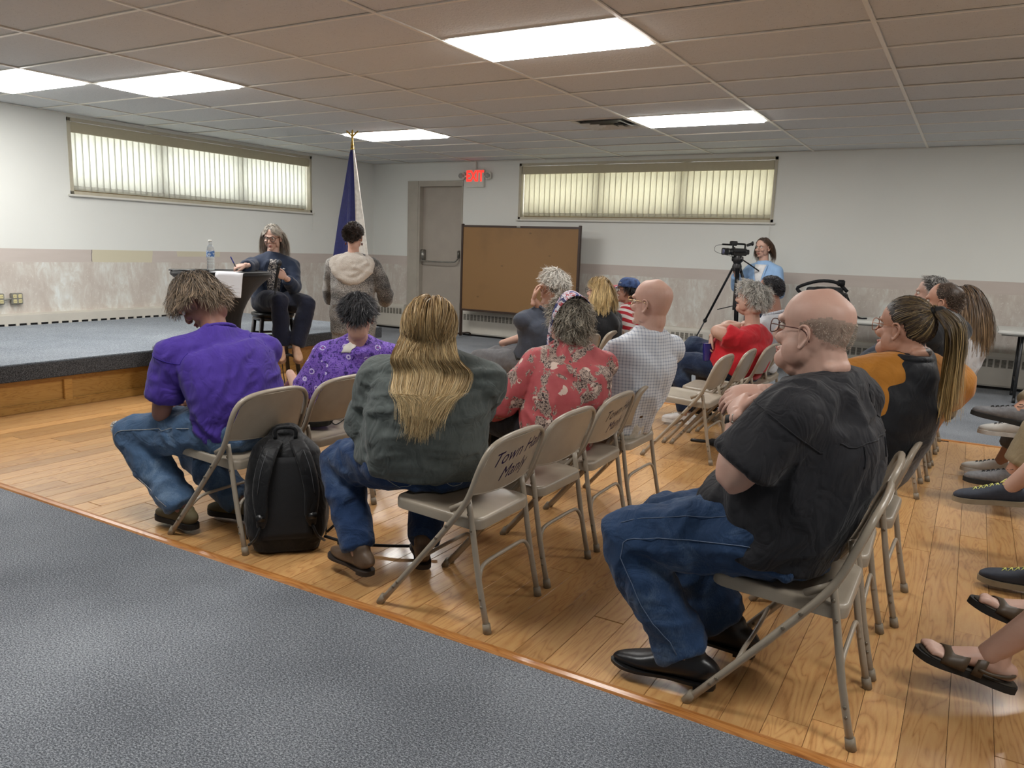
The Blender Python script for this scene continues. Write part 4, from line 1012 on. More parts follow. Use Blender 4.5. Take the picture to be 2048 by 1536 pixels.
            vv, ff, _ = remesh(q, .006, 2); q = G(); q.add(ap(M, vv)-s.off, ff); sh = ob(name, q, mat, s.root)
            if label: sh['label'] = label
            q = G(); sx = [-.082, -.05, 0, .05, .1, .14, .175, .205] if kind != 'boot' else [-.08, -.05, 0, .05, .1, .14, .185, .22]; sw = [.02, .036, .037, .035, .044, .05, .042, .012]
            o_ = cat([(x*k, w_*k) for x, w_ in zip(sx, sw)]+[(x*k, -w_*k) for x, w_ in zip(sx[::-1], sw[::-1])], 2, True)
            if kind == 'boot':
                q.prism(o_, .010, .020); q.prism([p for p in o_ if p[0] < -.01*k], .0, .012)
            else: q.prism(o_, .0, .024)
            q.xf(M); q.v = [x-s.off for x in q.v]; ob('sole', q, solem, sh, autosm=40)
            if lacem:
                q = G()
                for j in range(5):
                    x = .03+j*.021; zz = np.interp(x, [0, .04, .085, .125], [.102, .097, .082, .069]); w_ = .02
                    q.tube([(x*k, -w_, zz-.010), (x*k+.004, 0, zz+.001), ((x+.018)*k, w_, zz-.013)], .0022, 5, 2); q.tube([(x*k, w_, zz-.010), (x*k+.004, 0, zz+.002), ((x+.018)*k, -w_, zz-.013)], .0022, 5, 2)
                for e in (-1, 1): q.tube([(.025*k, 0, .103), (.0, e*.02, .118), (-.005, e*.035, .108), (.02, e*.02, .1)], .002, 5, 2)
                q.xf(M); q.v = [x-s.off for x in q.v]; ob('laces', q, lacem, sh)
    def surf(s, pts, lift=.002):
        """project points on the last garment"""
        bvh = BVHTree.FromPolygons(s.last[0].tolist(), s.last[1]); out = []
        for p in pts:
            l, n, i, d = bvh.find_nearest(Vector(p)); out.append(np.array(l)+np.array(n)*lift)
        return out
    def seam(s, name, pts, mat, r=.0014, parent=None, lift=.001): 
        pts = cat(pts, 6); g = G(); g.tube(s.surf(pts, lift), r, 5, 1); return s.add(name, g, mat, parent=parent)

# ------------------------------------------------------------------ people: the audience
def look_at(p, q=(1.3, 1.2)): return math.degrees(math.atan2(q[1]-p[1], q[0]-p[0]))
crown = lambda c=(-.3, 0, 1), k=1.1: (lambda d: unit(d-unit(c)*k*float(d @ unit(c))+P(0, 0, -.15)))
def const(x): return lambda d: x
def facep(p, v, t):
    v = v.copy(); m = (p[:, 0] > -.01) & (p[:, 2] < .075); v[m, 1] += np.sign(p[m, 1])*1.0*np.clip((.085-abs(p[m, 1]))/.03, 0, 1); v[m, 0] -= .7; return v
ns = 1.0
sk_tan = skin('tanned skin', 'b58a74'); sk_pink = skin('pink skin', 'c4a292', 'b07c6c', .25); sk_fair = skin('fair skin', 'c6a08e'); sk_brown = skin('ruddy brown skin', '90685a'); sk_old = skin('older skin', 'ba9684', 'a87060', .25); sk_bald = skin('bald pink skin', 'c4a090', 'b47a68', .3); sk_dark = skin('olive skin', '9c7564')
m_specs = simple('glasses frame', '5a3a34', .3, metal=.4); m_specg = simple('gold wire', 'b39a70', .25, metal=.8); m_specb = simple('black frame', '161414', .3)
m_sole = simple('dark sole', '1b1a19', .8); m_solew = simple('white sole', 'd8d6d2', .6); m_sock = simple('grey sock', '7c776c', .9)
je_light = denim('faded blue denim', '4a6382', amt=.42); je_blue = denim('blue denim', '2a4162', amt=.2); je_dark = denim('dark denim', '1e2a42', amt=.12); je_navy = fabric('navy trousers', '1a2236', wrinkle=.4)
m_stitch = simple('jeans stitching', '5d6c84', .8); m_stitch2 = simple('pale stitching', '9a9c9c', .8)
m_shirtseam = simple('dark purple seam', '33208a', .9)
def tuck(s): pass

# 1 --- man in the purple t-shirt, bent forward -----------------------------
hm = hairmat('brown grey hair', '3a3026', '8a7660')
pu = Person('man in a purple t-shirt and faded jeans bent forward, nearest the stage', (3.87, -1.79, .505), (3.770, -1.830, 0.843), (3.641, -1.840, 1.069), pf=178, sf=158, look=205, lp=-48, sk=sk_brown, sh=.205, chestw=.195, waistw=.20, hipw=.205, chestd=.12, waistd=.10, hipd=.105, armr=1.12, legr=1.08, back=.055,
   wr=[(3.43, -1.86, .55), (3.40, -1.70, .55)], elp=[(.1, -.45, -1), (.1, .45, -1)], ank=[(3.66, -1.97, .1), (3.80, -1.74, .1)], legs=(.53, .45), knp=[(-1, -.2, .75), (-1, .1, .75)], hairreg=hairline(28, 8, -52), hairm=hm, toes=[175, 190], hands=[dict(dorsal=(-.6, 0, .6)), dict(dorsal=(-.6, 0, .6))])
m_pu = fabric('purple jersey', '46328c', wrinkle=.6, var=.06, sheen=.1)
pu.shirt(m_pu, sleeve=.37, o=.02, hem=-.07, amp=.009, f=12, seed=2, flare=.016, direc=(-.3, .8, .55))
pu.collar(m_pu, .009, .078)
for i in (0, 1):
    a, b = pu.shj[i], pu.el[i]; c = a+(b-a)*.04; ax = unit(b-a); X = unit(np.cross(ax, (0, 0, 1))); Y = np.cross(ax, X)
    pu.seam('sleeve_seam', [c+(X*math.cos(t)+Y*math.sin(t))*.09 for t in np.linspace(0, 2*PI, 12)], m_shirtseam, .0013)
def raw(g): pass
pu.trousers(je_light, o=.02, e1=.975, cuff=.022, amp=.009, seed=4, f=10)
sd = -pu.pL*-1
pu.seam('outer_seam', [pu.hj[0]+pu.pL*.12+P(0, 0, .02), (pu.hj[0]+pu.kn[0])/2+pu.pL*.14+P(0, 0, .035), pu.kn[0]+pu.pL*.12+P(.03, 0, .03), pu.kn[0]+pu.pL*.1+P(.02, 0, -.1), pu.ank[0]+pu.pL*.1+P(0, 0, .04)], m_stitch2, .0016)
q = G(); r_ = random.Random(3)
for j in range(170):
    a = r_.uniform(-1.3, 1.3); c = pu.surf([pu.kn[0]+P(-.1, .08*math.sin(a), r_.uniform(.0, .08))])[0]; d = unit(P(r_.uniform(-1, -.1), r_.uniform(-.6, .6), r_.uniform(-.5, .9)))
    q.tube([c, c+d*.009, c+d*.016+P(0, 0, -.003)], .0016, 4, 1)
pu.add('frayed_threads', q, simple('white threads', 'd8d4cc', .9))['kind'] = 'stuff'
pu.shoes(simple('olive brown suede', '5a5138', .8), m_sole, 'sneaker', simple('brown lace', '6c6450', .8), L=.29, which=(0, 1))
strands('hair', pu.root, pu.HM, hm, pu.hairreg, lambda d: unit(P(.35, d[1]*.8, -.5)) if d[2] > .0 else unit(P(-.2, d[1]*.4, -.9)), const(.085), n=4200, seg=6, width=.0034, grav=.16, curl=.3, lift=.012, lay=.02, seed=3)

# 2 --- woman in the purple floral blouse ------------------------------------
hm = hairmat('black grey hair', '17171a', '4c4c50')
fl = Person('woman with short black hair in a purple floral blouse, seen from behind', (3.70, -.90, .51), (3.822, -0.950, 0.743), (3.869, -1.000, 0.972), pf=165, sf=128, look=128, lp=-8, sex='f', sk=sk_fair, sh=.17, chestw=.18, waistw=.19, hipw=.2, chestd=.12, waistd=.14, hipd=.14, armr=1.1, back=.02,
   wr=[(3.35, -1.0, .6), (3.42, -.72, .6)], elp=[(.3, -.45, -1), (.3, .35, -1)], ank=[(3.42, -.92, .1), (3.5, -.72, .1)], hairreg=hairline(40, 22, -46), hairm=hm, toes=[170, 175], hands=[{}, {}])
k = NT('purple floral print'); v = k.co('Object'); n = k.noise(v, 46, 4, .7, .8); vo = k.n('ShaderNodeTexVoronoi', feature='F1'); k.l(v, vo.inputs['Vector']); vo.inputs['Scale'].default_value = 15
base = k.ramp(n, [(.38, '2a1c5c'), (.47, '6a48b0'), (.55, '8a6ac8'), (.62, '3c2a78')]); ds = vo.outputs['Distance']
ringm = k.math('MULTIPLY', k.math('GREATER_THAN', ds, .16), k.math('LESS_THAN', ds, .25)); c = k.mix(k.math('MULTIPLY', ringm, k.math('GREATER_THAN', k.noise(v, 60, 1), .42)), base, 'c8bce4'); c = k.mix(k.math('LESS_THAN', ds, .07), c, 'b04a8c'); k.l(c, k.b.inputs['Base Color']); k.set(Roughness=.8); k.bump(k.noise(v, 8, 3), .5, .02); m_fl = k.m
fl.shirt(m_fl, sleeve=.42, o=.022, hem=-.2, amp=.007, f=9, seed=5, flare=.02); q = G(); q.grid(lambda u, v: fl.surf([fl.chest+fl.up*(.11-.07*v)-fl.sF*(.07+.03*v)+fl.sL*(.10-.08*u*(1-.2*v)+.0*v)], .004)[0], 6, 6, .003); fl.add('white_collar', q, simple('white lace', 'd9d5cc', .8))
fl.trousers(fabric('dark red print trousers', '5a2434', wrinkle=.3), o=.012, e1=.9, cuff=.02)
fl.shoes(simple('pale pink shoe', 'cdbfb8', .6), m_solew, 'sneaker', L=.25)
strands('hair', fl.root, fl.HM, hm, fl.hairreg, crown((-.45, 0, .9), 1.2), const(.046), n=3800, seg=5, width=.003, grav=.10, curl=.22, lift=.006, lay=.022, seed=5)

# 3 --- woman in the grey t-shirt with long blond hair ------------------------
hm = hairmat('long blond hair', '9a7c50', 'dcc496')
gr = Person('woman with long straight blond hair in a grey t-shirt and blue jeans, seen from behind', (4.90, -1.80, .53), (4.980, -1.830, 0.856), (4.981, -1.850, 1.056), pf=140, sf=121, look=117, lp=4, sex='f', sk=sk_pink, sh=.195, chestw=.205, waistw=.215, hipw=.235, chestd=.15, waistd=.17, hipd=.17, belly=.04, armr=1.22, legr=1.12, back=.04,
   wr=[(4.60, -1.66, .62), (4.78, -1.42, .62)], elp=[(-.2, -.35, -1), (.45, .1, -1)], ank=[(4.70, -1.93, .12), (4.86, -1.72, .12)], legs=(.36, .40), knp=[(-.9, .35, .9), (-.5, .9, .7)], hairreg=hairline(40, 20, -60), hairm=hm, toes=[165, 130], hands=[{}, {}])
m_gr = fabric('grey jersey', '545a58', wrinkle=.8, var=.1, sheen=.1)
gr.shirt(m_gr, sleeve=.44, o=.024, hem=-.10, amp=.010, f=12, seed=8, flare=.02, direc=(.8, .55, 0)); gr.collar(m_gr, .008, .08)
gr.sl = gr.last
me = text_mesh('CORN', .044, .0005, bold=.001); bv = BVHTree.FromPolygons(gr.last[0].tolist(), gr.last[1]); cen = gr.chest-gr.sF*.2+gr.up*.0; R_ = -gr.sL
for vtx in me.vertices:
    p = cen+R_*(vtx.co.x+.135)+gr.up*(vtx.co.y+.028); l, nn, i_, d_ = bv.find_nearest(Vector(p)); vtx.co = l+nn*(.0022+vtx.co.z)-Vector(gr.off)
me.materials.append(simple('faded print', '9aa09c', .8)); o = bpy.data.objects.new('shirt_lettering', me); COL.objects.link(o); o.parent = gr.root
gr.trousers(je_dark if False else denim('dark blue denim', '22385c', amt=.12), o=.016, e1=.98, cuff=.016, amp=.008, seed=9, f=11)
for sgn, nm in ((1, 'pocket_stitch'), (-1, 'pocket_stitch')):
    c = gr.hip-gr.pF*.2+gr.pL*sgn*.115-gr.up*.03; U_ = gr.up; Lx = gr.pL
    gr.seam(nm, [c+Lx*.06+U_*.055, c+Lx*.055-U_*.02, c-U_*.055, c-Lx*.055-U_*.02, c-Lx*.06+U_*.055], m_stitch2, .0014)
gr.seam('waist_stitch', [gr.hip-gr.pF*.2*math.cos(t)+gr.pL*.26*math.sin(t)+gr.up*.055 for t in np.linspace(-1.3, 1.3, 9)], m_stitch2, .0013)
gr.shoes(simple('brown leather boot', '5c4a3a', .5, var=.2), simple('boot sole', '2a211b', .7), 'boot', L=.27)
def pl(p, v, t):
    tgt = P(-.13, -.015, 0); w_ = min(1, max(0, (-p[:, 2]-.05)/.2))[:, None] if False else np.clip((-p[:, 2]+.0)/.12, 0, 1)[:, None]
    v = v.copy(); v[:, 1:2] += -(p[:, 1:2]+.0)*w_*1.0; v[:, 2] -= .5; v[:, 0:1] += -(p[:, 0:1]+.165)*w_*2.5; return v
ctor = [(gr.lerp(.62), P(.165, .165, .36)), (gr.chest, P(.15, .15, .09))]
long_hair('hair', gr, hm, BVHTree.FromPolygons(gr.sl[0].tolist(), gr.sl[1]), n=5600, seed=8)

# 4 --- woman with the patriotic bandana -----------------------------------------
hm = hairmat('curly grey blond hair', '6a6256', 'b8b0a0')
rf = Person('woman with curly grey hair, flag-patterned bandana and red floral blouse', (5.05, -.89, .51), (5.108, -0.900, 0.826), (5.077, -0.890, 1.022), pf=165, sf=135, look=150, lp=18, sex='f', sk=sk_fair, sh=.165, chestw=.175, waistw=.175, hipw=.19, chestd=.125, waistd=.14, hipd=.14, armr=1.0, back=.05,
   wr=[(4.60, -1.02, .72), (4.66, -.75, .66)], elp=[(.2, -.35, -1), (.4, .35, -1)], ank=[(4.6, -.98, .1), (4.62, -.78, .1)], hairreg=hairline(38, 15, -50), hairm=hm, toes=[175, 180], hands=[dict(dorsal=(0, 0, 1), curl=(.9, .9, 1, 1)), {}])
k = NT('red floral print'); v = k.co('Object'); a = k.noise(v, 11, 3, .6, .5); b = k.noise(v, 75, 3, .7, 1.0); c0 = k.mix(k.noise(v, 22, 3), 'a8434c', 'bd6060')
patch = k.ramp(a, [(.50, 0.0), (.53, 1.0)]); pat = k.ramp(b, [(.40, '2a2024'), (.47, '8c746c'), (.54, 'cdb8a8'), (.62, '4a3238')]); c = k.mix(patch, c0, pat)
vo = k.voro(v, 10); c = k.mix(k.math('MULTIPLY', k.math('LESS_THAN', vo, .26), k.math('GREATER_THAN', k.noise(v, 30, 2), .47)), c, 'd9c2b4'); k.l(c, k.b.inputs['Base Color']); k.set(Roughness=.7); k.bump(k.noise(v, 8, 3), .5, .02); m_rf = k.m
rf.shirt(m_rf, sleeve=.66, o=.024, hem=-.30, amp=.009, f=11, seed=12, flare=.02, direc=(0, 0, 1)); rf.collar(m_rf, .012, .07)
rf.trousers(fabric('black trousers', '1d1c20', wrinkle=.3), cuff=.015); rf.shoes(simple('white canvas shoe', 'cfcac2', .6), m_solew, 'sneaker', L=.25)
strands('hair', rf.root, rf.HM, hm, rf.hairreg, crown((-.3, 0, 1), 1.0), const(.065), n=4200, seg=8, width=.0034, grav=.10, curl=.25, wig=.75, lift=.012, lay=.022, seed=12)
k = NT('flag bandana print'); v = k.co('Object'); a = k.noise(v, 16, 2, .5, 1.5); c = k.ramp(a, [(.40, '2a3266'), (.44, 'd0ccd6'), (.50, 'd8d6dc'), (.53, 'a83a48'), (.58, 'd0ccd6'), (.62, '3a4484')], 'CONSTANT'); k.l(c, k.b.inputs['Base Color']); k.set(Roughness=.7); m_band = k.m
q = G(); cc = P(-.01, 0, .01)
def bnd(u, v):
    a = -2.05+4.1*u; cx = -.02+.035*(v-.5)*2*(.35+.65*math.cos(a)**2)*1.0; r0 = 1.0
    return P(cx-.055*abs(math.sin(a))**1.5*.6+.02, math.sin(a)*.120, .012+math.cos(a)*.150)
q.grid(bnd, 26, 6, .004); rf.add('bandana', q, m_band, head=True)
q = G(); q.grid(lambda u, v: bnd(1, .2+.6*v)+P(-.02*u, .006, -.12*u)+P(0, 0, .01*math.sin(v*6)*u), 8, 3, .004); q.grid(lambda u, v: bnd(0, .2+.6*v)+P(-.03*u, -.006, -.13*u), 8, 3, .004); rf.add('bandana_tails', q, m_band, head=True)

# 5 --- bald man in the checked shirt --------------------------------------------
pd = Person('bald man with wire glasses in a pale checked shirt and light trousers', (5.19, -.43, .51), (5.309, -0.430, 0.871), (5.323, -0.430, 1.111), pf=165, sf=145, look=172, lp=3, sex='m', sk=sk_bald, sh=.15, hscale=1.02, chestw=.16, waistw=.168, hipw=.175, chestd=.12, waistd=.125, hipd=.125, back=.02,
   wr=[(4.80, -.62, .62), (4.84, -.25, .6)], elp=[(.3, -.2, -1), (.5, .2, -1)], ank=[(4.558, -0.550, 0.226), (4.72, -.2, .1)], legs=(.46, .44), knp=[(-1, -.1, .9), (-1, .2, .9)], toes=[180, 175], hands=[{}, {}], elx=[None, (5.16, -.18, .70)])
k = NT('pale check'); v = k.co('Object'); sp = k.sep(k.co('Object', rot=(0, 0, -.6)))
def band(x, f, w_): return k.math('LESS_THAN', k.math('FRACT', k.math('MULTIPLY', x, f)), w_)
gx = k.math('MAXIMUM', band(sp[0], 62, .3), k.math('MAXIMUM', band(sp[2], 62, .3), 0)); c = k.mix(k.math('MULTIPLY', gx, .55), 'ccd0d6', '9aa3b2'); c = k.mix(k.math('MULTIPLY', k.math('MULTIPLY', band(sp[0], 62, .3), band(sp[2], 62, .3)), .7), c, '77829a'); k.l(c, k.b.inputs['Base Color']); k.set(Roughness=.8); k.bump(k.noise(v, 8, 3), .5, .025); m_pd = k.m
pd.shirt(m_pd, sleeve=.46, o=.02, hem=-.12, amp=.009, f=11, seed=15, flare=.02, direc=(0, 0, 1)); 
q = G(); c_ = pd.chest+pd.up*.05
q.grid(lambda u, v: c_+unit(pd.sF)*(-math.cos((u-.5)*4.4)*(.070+.018*v))+pd.sL*math.sin((u-.5)*4.4)*(.070+.022*v)+pd.up*(.022-.042*v), 18, 3, .004); pd.add('collar', q, m_pd)
pd.trousers(fabric('stone trousers', 'b9b3a6', wrinkle=.5), o=.016, e1=1.0, cuff=.02, amp=.008, seed=14); pd.shoes(simple('brown shoe', '4a3628', .5), m_sole, 'sneaker', L=.28)
pd.glasses(m_specg)
q = G(); q.tube([pd.hip+pd.pF*.15*math.cos(a)+pd.pL*.19*math.sin(a)+pd.up*.03 for a in np.linspace(0, 2*PI, 16)[:-1]], .014, 8, 1, closed=True); pd.add('belt', q, simple('brown belt', '4b3120', .4))

# 6 --- bald man in the black shirt, nearest -----------------------------------
hm = hairmat('grey stubble', 'a09484', 'b8ac9c')
hr = hairline(89, 60, -44, bald=(-90, -90, 16, 8))
hr2 = lambda d: (lambda el, az: az > 78 and el < np.interp(az, [78, 100, 125, 180], [6, 15, 19, 12]) and el > np.interp(az, [78, 95, 110, 180], [-2, 4, -16, -32]) )(math.degrees(math.asin(max(-1, min(1, d[2])))), abs(math.degrees(math.atan2(d[1], d[0]))))
bk = Person('bald man with glasses in a black short-sleeved shirt and jeans, nearest the camera', (6.29, -1.82, .545), (6.386, -1.820, 0.930), (6.341, -1.820, 1.153), pf=176, sf=166, look=166, lp=4, sex='m', sk=sk_bald, sh=.215, chestw=.205, waistw=.215, hipw=.21, chestd=.155, waistd=.165, hipd=.16, belly=.03, armr=1.25, legr=1.15, back=.02, fat=1., neckr=.070, hscale=1.05,
   wr=[(6.188, -2.020, 0.919), (6.217, -1.860, 0.964)], elp=[(-.5, -.35, -1), (.3, .6, -1)], arms=(.27, .25), elx=[(6.202, -2.080, 0.729), None], ank=[(6.087, -1.970, 0.105), (6.15, -1.72, .12)], legs=(.44, .43), knp=[(-1, -.12, .9), (-1, .1, .9)], hairreg=hr2, hairm=simple('stubbled scalp', 'a08a7c', .7, var=.12, scale=120), toes=[186, 178],
   hands=[dict(dir=(-.25, .9, .3), dorsal=(-.6, -.3, .6), curl=(1.1, 1.1, 1.1, 1.1), tcurl=.5), dict(dir=(-.86, -.50, -.12), dorsal=(.1, -.45, .9), curl=(.55, .6, .65, .7), spread=.09, tcurl=.3)])
m_bk = fabric('black cotton', '232327', wrinkle=.8, var=.08, sheen=.08, rough=.75)
def bkex(g):
    # shirt tail over the thigh
    g.loft([bk.hip+P(.0, 0, .09)+bk.pF*.02, bk.hip+bk.pF*.14+P(0, 0, .06)], [.205, .19], [.12, .10], side=bk.pL, n=20, sub=2, ex=2.6)
bk.shirt(m_bk, sleeve=.37, o=.026, hem=-.16, amp=.011, f=9, seed=22, flare=.03, direc=(.35, .3, 1), extra=bkex, so=.022)
bl = bk.last
bk.seam('yoke_seam', [bk.lerp(.86)-bk.sF*.2+bk.sL*y_ for y_ in (-.2, -.1, 0, .1, .2)], m_bk, .0022)
for sg in (1, -1): bk.seam('back_pleat', [bk.lerp(t_)-bk.sF*.24+bk.sL*.115*sg for t_ in (.86, .78, .68)], m_bk, .003)
for i in (0, 1):
    a, b = bk.shj[i], bk.el[i]; c = a+(b-a)*.1; ax = unit(b-a); X = unit(np.cross(ax, (0, 0, 1))); Y = np.cross(ax, X)
    bk.seam('sleeve_seam', [c+(X*math.cos(t)+Y*math.sin(t))*.1 for t in np.linspace(0, 2*PI, 12)], m_bk, .002)
q = G(); c_ = bk.chest+bk.up*.055; nb = unit(bk.sF)
q.grid(lambda u, v: c_+nb*(-math.cos((u-.5)*4.5)*(.078+.022*v)-.005)+bk.sL*math.sin((u-.5)*4.5)*(.078+.026*v)+bk.up*(.034-.05*v), 20, 4, .005); bk.add('collar', q, m_bk)
bk.trousers(je_blue, o=.02, e1=.975, cuff=.03, amp=.009, seed=24, f=10)
bk.seam('outer_seam', [bk.hj[0]+bk.pL*.13, (bk.hj[0]+bk.kn[0])/2+bk.pL*.14+P(0, 0, .02), bk.kn[0]+bk.pL*.12+P(.03, 0, .02), (bk.kn[0]+bk.ank[0])/2+bk.pL*.12, bk.ank[0]+bk.pL*.12+P(0, 0, .05)], m_stitch, .0015)
bk.seam('top_stitch', [bk.hj[0]+bk.pL*.1+P(0, 0, .08), (bk.hj[0]+bk.kn[0])/2+bk.pL*.1+P(0, 0, .09), bk.kn[0]+bk.pL*.06+P(0, 0, .08)], m_stitch, .0012)
bk.shoes(simple('black leather', '17171a', .35, var=.1, bump=.2, bscale=30, bdist=.003), simple('black sole', '0e0e0f', .5), 'boot', L=.31)
bk.glasses(m_specs, hgt=.019, w=.034)
strands('hair', bk.root, bk.HM, hm, hr2, crown((-.2, 0, 1), 1.1), const(.007), n=2200, seg=2, width=.0012, grav=.1, curl=.3, lift=-.005, lay=.002, cen=(-.010, 0, .012), rad=(.098, .0765, .100), seed=22, tips=.5)
M_ = frameM(bk.wr[0]*.9+bk.el[0]*.1, unit(bk.wr[0]-bk.el[0]), up=unit(-bk.sL+P(0, 0, .1)))
q = G(); q.loft([(-.012, 0, 0), (.012, 0, 0)], [.0335, .0325], [.0275, .0265], side=(0, 1, 0), n=20, sub=1, caps='flat', ex=2.2); q.xf(M_); w_ = bk.add('watch', q, m_black)
hd = bk.el[0]; tocam = unit(np.array(CAM_POS)-bk.wr[0]); ax = unit(bk.wr[0]-bk.el[0]); tc = unit(tocam-ax*(tocam @ ax)); sx = np.cross(ax, tc)
q = G(); q.tube([bk.wr[0]*.9+bk.el[0]*.1+tc*.035+sx*a*.012+ax*b*.011 for a, b in ((1, 1), (1, -1), (-1, -1), (-1, 1))], .0018, 6, 1, closed=True); bk.add('watch_buckle', q, m_steel, parent=w_)
M_ = frameM(bk.wr[1]*.98+bk.el[1]*.02, unit(bk.wr[1]-bk.el[1]), up=(0, 0, 1)); q = G(); q.loft([(-.04, 0, 0), (.004, 0, 0)], [.036, .034], [.031, .030], side=(0, 1, 0), n=20, sub=1, caps='flat'); q.xf(M_); bk.add('wrist_support', q, m_bk)

# 7 --- woman in mustard sleeve and black vest ------------------------------------
hm = hairmat('dark rooted blond hair', '33271e', 'b89c68')
T_ = P(-.105, 0, .075)
vs = Person('woman with a long blond ponytail, black vest and mustard shirt', (6.36, -.93, .52), (6.528, -0.930, 0.900), (6.521, -0.930, 1.116), pf=165, sf=134, look=157, lp=2, sex='f', sk=sk_tan, sh=.225, chestw=.205, waistw=.215, hipw=.22, chestd=.14, waistd=.145, hipd=.15, belly=.08, armr=1.55, legr=1.15, back=.02, fat=.5,
   wr=[(6.08, -1.12, .66), (6.08, -.80, .66)], elp=[(-.1, -.7, -.9), (-.4, .0, -1)], ank=[(6.05, -1.02, .1), (6.05, -.82, .1)], hairreg=hairline(35, 18, -48), hairm=hm, toes=[175, 180], hands=[{}, {}], hscale=.97)
m_must = fabric('mustard cotton', 'b0742a', wrinkle=.4, var=.05); m_vest = fabric('black vest nylon', '15171c', wrinkle=.5, var=.05, rough=.6, weave=300)
vs.shirt(m_must, sleeve=.62, o=.016, so=.022, hem=.3, amp=.005, seed=30, flare=.0, name='shirt')
g = G(); vs.sh_ = vs.shj; vs.shj = [q_+(vs.chest-q_)*.72 for q_ in vs.shj]; vs.dim['chestw'] = .148; vs.torso(g, .034, (-.1, 1.05)); vs.shj = vs.sh_; vs.dim['chestw'] = .205
vs.cloth('vest', g, m_vest, .007, 8, (1, .6, 0), 31); vs.vestl = vs.last; vs.collar(m_vest, .017)
vs.trousers(je_dark); vs.shoes(simple('dark trainer', '26282c', .7), m_solew, 'sneaker', L=.26); vs.glasses(simple('rose gold wire', 'a8745c', .3, metal=.7), hgt=.024)
strands('hair', vs.root, vs.HM, hm, vs.hairreg, lambda d: unit(T_-P(-.01, 0, .018)-d*.09), lambda d: .09+.9*np.linalg.norm((d*P(.1, .08, .1)+P(-.01, 0, .018))-T_), n=3400, seg=7, width=.003, grav=0, curl=.03, lift=.002, lay=.006, pull=lambda p, v, t: (T_-p)/(np.linalg.norm(T_-p, axis=1)[:, None]+1e-4), seed=31, tips=.3, tiptone=.55)
q = G(); q.loft([T_+P(.006, 0, 0), T_+P(-.022, 0, .004)], [.019, .02], n=12, sub=1); vs.add('hair_tie', q, m_black, head=True)
def plp(p, v, t): v = v.copy(); v[:, 0] += .05*(t < .15)*-6; v[:, 1] += -p[:, 1]*1.2; return v
strands('ponytail', vs.root, vs.HM, hm, lambda d: True, lambda d: unit(P(-.7, d[1]*.5, -.1+d[2]*.3)), const(.40), n=1500, seg=14, width=.004, grav=.8, curl=.10, lift=0, lay=.003, pull=plp, cen=tuple(T_+P(-.012, 0, 0)), rad=(.018, .018, .018), seed=33, bvh=BVHTree.FromPolygons(vs.vestl[0].tolist(), vs.vestl[1]), tips=.7, tiptone=1.3)

# 8 --- white-haired man touching his face ---------------------------------------
hm = hairmat('white hair', '9c968c', 'd2cec6')
wh = Person('white-haired man in a dark shirt resting his chin on his hand', (3.88, .95, .51), (3.950, 0.950, 0.839), (4.031, 0.950, 1.097), pf=175, sf=160, look=165, lp=8, sex='m', sk=sk_old, near=False, sh=.18, waistw=.16, back=.04,
   wr=[(3.943, 0.840, 0.992), (3.55, 1.05, .62)], elp=[(-.3, -.25, -1), (.3, .4, -1)], arms=(.27, .25), ank=[(3.35, .8, .1), (3.45, 1.05, .1)], hairreg=hairline(60, 22, -44), hairm=hm, toes=[178, 178], hands=[dict(dir=(.1, .15, 1), dorsal=(-1, -.3, 0), curl=(.7, .9, 1.1, 1.2)), {}])
m_dgr = fabric('dark slate cotton', '3a3f4a', wrinkle=.4, var=.05)
wh.shirt(m_dgr, sleeve=.40, o=.02, amp=.008, seed=40, hem=-.05, flare=.02); wh.collar(m_dgr, .012, .07); wh.trousers(fabric('grey trousers', '5b5a5c', wrinkle=.4), seed=41); wh.shoes(simple('tan shoe', '8b6a4a', .6), m_sole, 'sneaker')
q = G(); q.tube([wh.hip+wh.pF*.135*math.cos(a)+wh.pL*.185*math.sin(a)+wh.up*.05 for a in np.linspace(0, 2*PI, 16)[:-1]], .014, 8, 1, closed=True); wh.add('belt', q, m_black)
wh.seam('suspender', [wh.lerp(.12)-wh.sF*.05+wh.sL*.2, wh.lerp(.3)+wh.sL*.2, wh.lerp(.5)+wh.sL*.2+wh.sF*.03], m_black, .006)
strands('hair', wh.root, wh.HM, hm, wh.hairreg, crown((-.2, 0, 1), 1.1), const(.06), n=3000, seg=5, width=.0036, grav=.08, curl=.4, lift=.008, lay=.02, seed=40)

# 9 --- blonde woman in the black hoodie --------------------------------------------
hm = hairmat('blond bob', '8a6e42', 'd8be88')
bd = Person('woman with a blond bob and glasses in a black hooded jacket', (4.02, 1.9, .5), (4.025, 1.900, 0.787), (3.979, 1.900, 1.026), pf=175, sf=165, look=172, lp=4, sex='f', sk=sk_fair, near=False, sh=.165, back=.04,
   wr=[(3.7, 1.8, .62), (3.7, 2.05, .62)], elp=[(.35, -.35, -1), (.35, .35, -1)], ank=[(3.6, 1.8, .1), (3.6, 2.0, .1)], hairreg=hairline(45, 30, -48), hairm=hm, hands=[{}, {}])
m_hood = fabric('black fleece', '17181b', wrinkle=.5)
def hood(pn, r=.105):
    def f(g): g.loft([pn.chest+pn.up*.02+pn.sL*.1+pn.sF*.02, pn.chest+pn.up*.02-pn.sF*.10, pn.chest-pn.up*.05-pn.sF*.14, pn.chest+pn.up*.02-pn.sF*.10, pn.chest+pn.up*.02-pn.sL*.1+pn.sF*.02], [.04, .055, .05, .055, .04], n=10, sub=3)
    return f
bd.shirt(m_hood, sleeve=.97, o=.02, amp=.008, seed=44, hem=-.08, extra=hood(bd)); bd.trousers(je_dark); bd.shoes(simple('dark trainer', '26282c', .7), m_sole, 'sneaker', L=.25); bd.glasses(m_specb)
